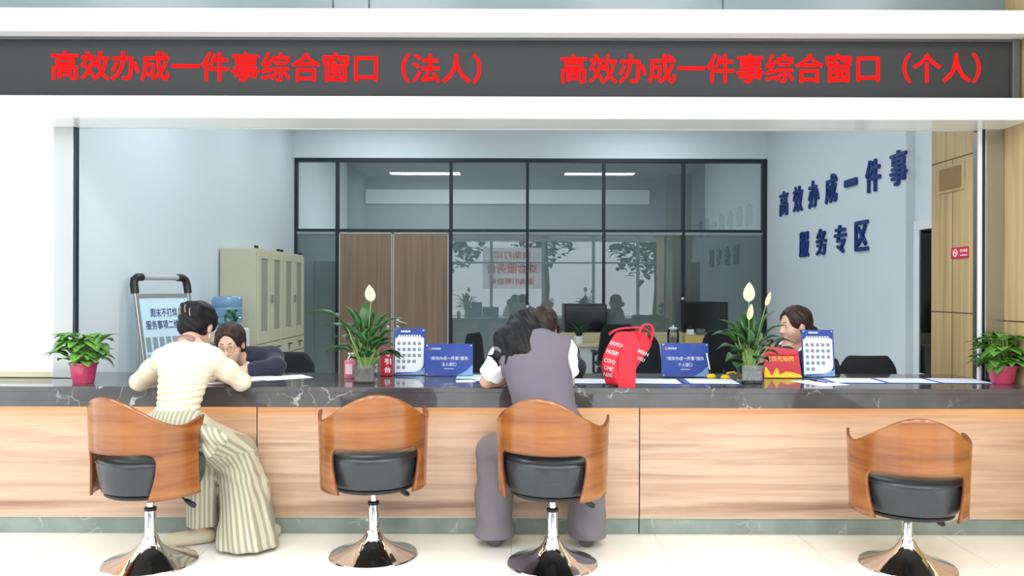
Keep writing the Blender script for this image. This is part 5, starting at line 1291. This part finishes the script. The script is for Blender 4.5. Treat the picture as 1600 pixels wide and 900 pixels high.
def soap():
    p = at(547, 591, 0.36)
    t = thing('soap_bottle', 'pink pump bottle with white nozzle left of the left lily', 'bottle', (p.x, p.y, ZTOP)); m_pk = mat('pink_liquid', col(226, 130, 150), 0.2, coat=0.3)
    mb = MB(); mb.lathe([(0.03, 0), (0.034, 0.004), (0.034, 0.09), (0.03, 0.105), (0.014, 0.112), (0.013, 0.118), (0.001, 0.118)], 28, sx=1.0, sy=0.8); b = mb.build('bottle_body', m_pk, t, smooth=True)
    mb = MB(); mb.rbox(-0.02, 0.02, -0.0285, -0.0265, 0.025, 0.085, 0.001); lo = mb.build('label', mat('pale_pink_label', col(246, 210, 220), 0.5), b)
    mb = MB(); mb.lathe([(0.014, 0.112), (0.014, 0.126), (0.005, 0.128), (0.005, 0.142), (0.012, 0.143), (0.012, 0.151), (0.001, 0.152)], 16); mb.tube([(0, 0, 0.147), (0.03, -0.005, 0.147), (0.036, -0.006, 0.142)], 0.004, 8); mb.build('pump', m_pvc_white, t, smooth=True)
soap()
def tote():
    c = (0.605, 0.005, ZTOP)
    m_bag = mat('red_nonwoven', col(210, 26, 50), 0.6, bump=(500, 0.2), sheen=0.1); m_in = mat('red_inside', col(178, 16, 36), 0.8)
    t = thing('tote_bag', 'crumpled red tote bag with white lettering standing on the counter', 'bag', c)
    k = 4.46/1250
    # left, right outline of the bag by height above the counter (px), measured from x=975
    rows = [(0,-24,22,.06),(8,-26,24,.062),(18,-29,25,.06),(30,-32,27,.056),(40,-31,36,.052),(50,-28,45,.048),(60,-24,51,.042),(68,-20,53,.036),(76,-15,48,.03),(84,-8,40,.028)]
    rr = [(z*k, l*k, r*k, dd) for z, l, r, dd in rows]
    n = 12; vs = []
    rg = random.Random(2)
    for (z, l, r, dd) in rr:
        ring = []
        for side, yy in ((0, -1), (1, 1)):
            for i in range(n):
                u = i/n
                x = l+(r-l)*u if side == 0 else r+(l-r)*u
                prof = 0.55+0.45*math.sin(PI*min(max(u, .0), 1))
                fold = 0.010*math.sin(u*9+z*25) if side == 0 else 0
                ring.append((x, yy*dd*prof + fold, z + 0.006*math.sin(u*7+z*40)*(z > 0.02) + (0.03*math.cos(u*2*PI)*-1*(z > 0.25) if False else 0)))
        vs += ring
    N = 2*n; mb = MB(); fs = [(j*N+i, j*N+(i+1) % N, (j+1)*N+(i+1) % N, (j+1)*N+i) for j in range(len(rr)-1) for i in range(N)]; fs.append(tuple(range(N-1, -1, -1)))
    mb.add(vs, fs); o = mb.build('bag_body', m_bag, t, smooth=True, angle=80)
    ss = o.modifiers.new('s', 'SUBSURF'); ss.levels = 1; ss.render_levels = 2; sd = o.modifiers.new('t', 'SOLIDIFY'); sd.thickness = 0.002; sd.offset = -1
    # gusset fold on the front
    mb = MB(); mb.add([(-0.02,-0.068,0.0),(0.075,-0.066,0.0),(0.078,-0.064,0.10),(0.07,-0.06,0.18),(0.11,-0.05,0.245),(0.02,-0.056,0.25),(-0.015,-0.066,0.17),(-0.022,-0.068,0.08)], [tuple(range(8))]); g = mb.build('gusset', m_bag, t, smooth=False); sd = g.modifiers.new('t', 'SOLIDIFY'); sd.thickness = 0.002
    # handles
    for q, yy in ((0, -0.03), (1, 0.025)):
        pts = []
        base = [(0.10, 0.25), (0.10, 0.30), (0.115, 0.335), (0.145, 0.35), (0.175, 0.335), (0.18, 0.30), (0.165, 0.25)] if q == 0 else [(-0.06, 0.28), (-0.045, 0.30), (0.0, 0.318), (0.06, 0.322), (0.12, 0.325), (0.165, 0.31), (0.185, 0.27)]
        mb = MB(); vs = []
        for i, (x, z) in enumerate(base): vs += [(x, yy-0.012, z), (x, yy+0.012, z)]
        mb.add(vs, [(2*i, 2*i+2, 2*i+3, 2*i+1) for i in range(len(base)-1)]); h = mb.build('handle', m_bag, t, smooth=True); sd = h.modifiers.new('s', 'SUBSURF'); sd.render_levels = 2; sd2 = h.modifiers.new('t', 'SOLIDIFY'); sd2.thickness = 0.011; sd2.offset = 0
    txt = MB()
    for i, (s_, x, z, wd, an) in enumerate((('EMOTION', -0.022, 0.232, 0.075, 14), ('MUSEBY', -0.045, 0.188, 0.072, 16), ('CO·D', -0.065, 0.142, 0.06, 14), ('UME', -0.072, 0.102, 0.045, 14), ('NBK', -0.072, 0.066, 0.048, 6))):
        add_text(txt, s_, Matrix.Translation((x, -0.076, z)) @ Matrix.Rotation(R(an), 4, 'Y'), wd, 0.021, 0.02, 0.002)
    for s_, x, z, wd in (('BEEN', 0.122, 0.188, 0.066), ('HOLY', 0.112, 0.152, 0.045)):
        add_text(txt, s_, Matrix.Translation((x, -0.05, z)) @ Matrix.Rotation(R(24), 4, 'Y'), wd, 0.018, 0.02, 0.002)
    def surf(x, z):
        for (z0, l0, r0, d0), (z1, l1, r1, d1) in zip(rr, rr[1:]):
            if z0 <= z <= z1:
                q = (z-z0)/(z1-z0); l, r, dd = l0+(l1-l0)*q, r0+(r1-r0)*q, d0+(d1-d0)*q; u = min(1, max(0, (x-l)/(r-l)))
                return -dd*(0.55+0.45*math.sin(PI*u)) + 0.010*math.sin(u*9+z*25)
        return -0.05
    txt.v = [(x, surf(x, z)-0.006+(y if False else 0), z) for x, y, z in txt.v]
    txt.build('lettering', m_print, t)
tote()
# papers and folders
m_folder = mat('blue_folder', col(60, 92, 170), 0.45); m_teal = mat('pale_teal_sheet', col(196, 232, 232), 0.4)
def sheet(name, label, cat, x, y, w_, h, rz, m, z=0.0, group=None, th=0.0012, stack=None):
    t = thing(name, label, cat, (x, y, ZTOP+0.0005+z), R(rz), group); mb = MB(); mb.box(-w_/2, w_/2, -h/2, h/2, 0, th); mb.build('sheet' if name == 'paper_sheet' else 'cover', m, t)
    return t
def folder(label, x, y, rz):
    t = thing('document_folder', label, 'folder', (x, y, ZTOP+0.0005), R(rz), 'blue folders with white forms'); mb = MB(); mb.rbox(-0.16, 0.16, -0.12, 0.12, 0, 0.003, 0.001); mb.build('cover', m_folder, t)
    mb = MB(); mb.box(-0.125, 0.15, -0.112, 0.112, 0.003, 0.0042); p_ = mb.build('form', m_paper, t)
    mb = MB()
    for r in range(7): mb.box(-0.11, 0.13-0.04*(r % 3), 0.085-r*0.026, 0.088-r*0.026, 0.0042, 0.0045)
    mb.build('print_lines', m_tile, p_)
for i, (px, lb) in enumerate(((915, 'blue folder with a white form, left of the red bag'), (1020, 'blue folder with a white form, just right of the red bag'), (1109, 'blue folder with a white form, below the right desk sign'))):
    p = at(px, 597, 0.20); folder(lb, p.x, 0.20+0.004*i, -3)
for px, lb in ((1330, 'white form in a blue folder, first right of the grid sign'), (1412, 'white form in a blue folder, second right of the grid sign'), (1494, 'white form in a blue folder, nearest the wood pier')):
    p = at(px, 594, 0.27); folder(lb, p.x, 0.27, -3)
sheet('paper_sheet', 'white sheet in front of the portrait grid sign under the pen', 'paper', at(1285, 600, 0.12).x, 0.16, 0.2, 0.26, 20, m_paper)
def pen(label, a, b, m):
    a = Vector(a); b = Vector(b); t = thing('pen', label, 'pen', tuple((a+b)/2)); mb = MB(); mb.tube([a, a+(b-a)*0.05, a+(b-a)*0.12, b], [0.001, 0.003, 0.0045, 0.0045], 10); mb.build('barrel', m, t, world=True, smooth=True)
    mb = MB(); mb.tube([a+(b-a)*0.6, b+(b-a)*0.02], [0.0052, 0.005], 10); mb.build('cap', m_black, t, world=True, smooth=True)
pen('grey pen lying across the white sheet by the grid sign', (at(1293, 598, 0.13).x, 0.12, ZTOP+0.008), (at(1268, 592, 0.25).x, 0.26, ZTOP+0.008), mat('pen_grey', col(110, 120, 132), 0.4))
for px, lb, py in ((1112, 'white pen in a yellow desk holder beside the right desk sign', 0.42), (1134, 'white pen in a yellow and black holder just left of the right lily', 0.38)):
    p = at(px, 588, py); t = thing('pen_holder', lb, 'pen holder', (p.x, py, ZTOP+0.0005), group='yellow pen holders')
    mb = MB(); mb.lathe([(0.028, 0), (0.03, 0.004), (0.022, 0.018), (0.012, 0.024), (0.001, 0.025)], 20); mb.build('base', MATS['yellow_print'], t, smooth=True)
    mb = MB(); mb.tube([(0, 0, 0.018), (-0.012, 0.0, 0.05)], 0.009, 8); mb.build('socket', m_black, t, smooth=True)
    if px == 1112: mb = MB(); mb.tube([(-0.008, 0, 0.04), (-0.028, 0.01, 0.15)], 0.0045, 8); mb.build('pen_barrel', m_pvc_white, t, smooth=True)
    else: mb = MB(); mb.tube([(0.0, 0, 0.03), (0.05, -0.01, 0.04), (0.06, -0.01, 0.03)], 0.005, 8); mb.build('pen_barrel', MATS['yellow_print'], t, smooth=True)
for (px, y, w_, h, rz, m, z, lb) in ((352, 0.20, 0.22, 0.30, 20, m_paper, 0, 'white form under the hands of the woman in cream'), (398, 0.30, 0.22, 0.30, -38, m_folder, 0, 'blue edged folder before the woman with glasses'), (400, 0.29, 0.21, 0.29, -42, m_paper, 0.0015, 'white form on the blue folder before the woman with glasses'), (445, 0.36, 0.20, 0.28, -55, m_paper, 0, 'white form lying right of the woman with glasses'), (440, 0.16, 0.21, 0.29, -60, m_sky, -0.0, 'pale blue leaflet nearest the filing cabinets')):
    nm = 'document_folder' if m is m_folder else ('leaflet' if m is m_sky else 'paper_sheet')
    if m is m_sky: continue
    sheet(nm, lb, 'folder' if m is m_folder else 'paper', (px-800)*(y+4.46)/FPX, y, w_, h, rz, m, z)
sheet('paper_sheet', 'pale teal leaflet left of the grey vest, under the others', 'paper', (752-800)*4.86/FPX, 0.44, 0.30, 0.21, 2, m_teal, 0, 'leaflets left of the grey vest')
sheet('paper_sheet', 'white leaflet on top of the pile left of the grey vest', 'paper', (760-800)*4.7/FPX, 0.27, 0.10, 0.21, 40, m_paper, 0.003, 'leaflets left of the grey vest')
sheet('paper_sheet', 'blue edged leaflet nearest the blue legal persons sign', 'paper', (733-800)*4.64/FPX, 0.20, 0.15, 0.10, 8, m_paper, 0.0, 'leaflets left of the grey vest')
sheet('paper_sheet', 'blue leaflet tucked against the left elbow of the grey vest', 'paper', (756-800)*4.62/FPX, 0.16, 0.09, 0.10, 25, m_folder, 0.0015, 'leaflets left of the grey vest')
sheet('paper_sheet', 'white form under the hands of the grey vest', 'paper', 0.10, 0.14, 0.21, 0.29, 6, m_paper)
# trees and poster outside the lobby front, seen mirrored in the partition glass
m_tree = mat('tree_foliage', col(70, 104, 62), 0.8); noise_col(m_tree, 3, [(0.35, col(44, 74, 40)), (0.6, col(96, 128, 80)), (0.75, col(168, 190, 150))])
m_bark = mat('tree_bark', col(92, 82, 72), 0.9)
for i, (x, y, z, r, lb) in enumerate(((-2.6, -17, 3.6, 1.7, 'street tree outside the far left of the lobby front'), (1.4, -19, 4.2, 1.8, 'street tree outside the middle of the lobby front'), (5.8, -17.5, 3.2, 1.7, 'street tree outside the right of the lobby front'))):
    t = thing('tree', lb, 'tree', (x, y, 0), group='street trees outside the lobby'); mb = MB(); mb.tube([(x, y, -0.1), (x+0.1, y, 1.4), (x, y, z)], [0.14, 0.11, 0.06], 10); mb.build('trunk', m_bark, t, world=True, smooth=True)
    lv = MB(); rg = random.Random(20+i)
    for k in range(420):
        v = Vector((rg.gauss(0, 1), rg.gauss(0, 1), rg.gauss(0, 0.9))); v = v.normalized()*r*rg.random()**0.4; c_ = Vector((x, y, z))+v
        dd = Vector((rg.uniform(-1, 1), rg.uniform(-1, 1), rg.uniform(-.6, .4))).normalized(); leaf(lv, c_, c_+dd*0.45, 0.16, 0.1, n=4)
    lv.build('crown', m_tree, t, world=True)
t = thing('window_banner', 'white banner with red characters outside the lobby glass, mirrored in the partition', 'banner', (-0.2, -12.3, 1.4))
mb = MB(); mb.box(-1.0, 1.05, -12.3, -12.27, 1.35, 2.75); mb.build('cloth', m_print, t, world=True)
mb = MB(); Mb = Matrix.Translation((0.0, -12.265, 0)) @ Matrix.Rotation(PI, 4, 'Z')
add_text(mb, '自助打印', Mb @ Matrix.Translation((0, 0, 2.5)), 1.2, 0.26, 0.02, 0.01); add_text(mb, '综合服务台', Mb @ Matrix.Translation((0, 0, 2.05)), 1.7, 0.34, 0.02, 0.01); add_text(mb, '咨询引导取号', Mb @ Matrix.Translation((0, 0, 1.6)), 1.5, 0.2, 0.02, 0.01)
mb.build('lettering', mat('banner_red', col(220, 40, 60), 0.5), t, world=True)
mb = MB(); mb.box(-12, 12, -26, -12, -0.08, -0.02); struct('ground', mb, mat('paving_grey', col(170, 170, 166), 0.8))
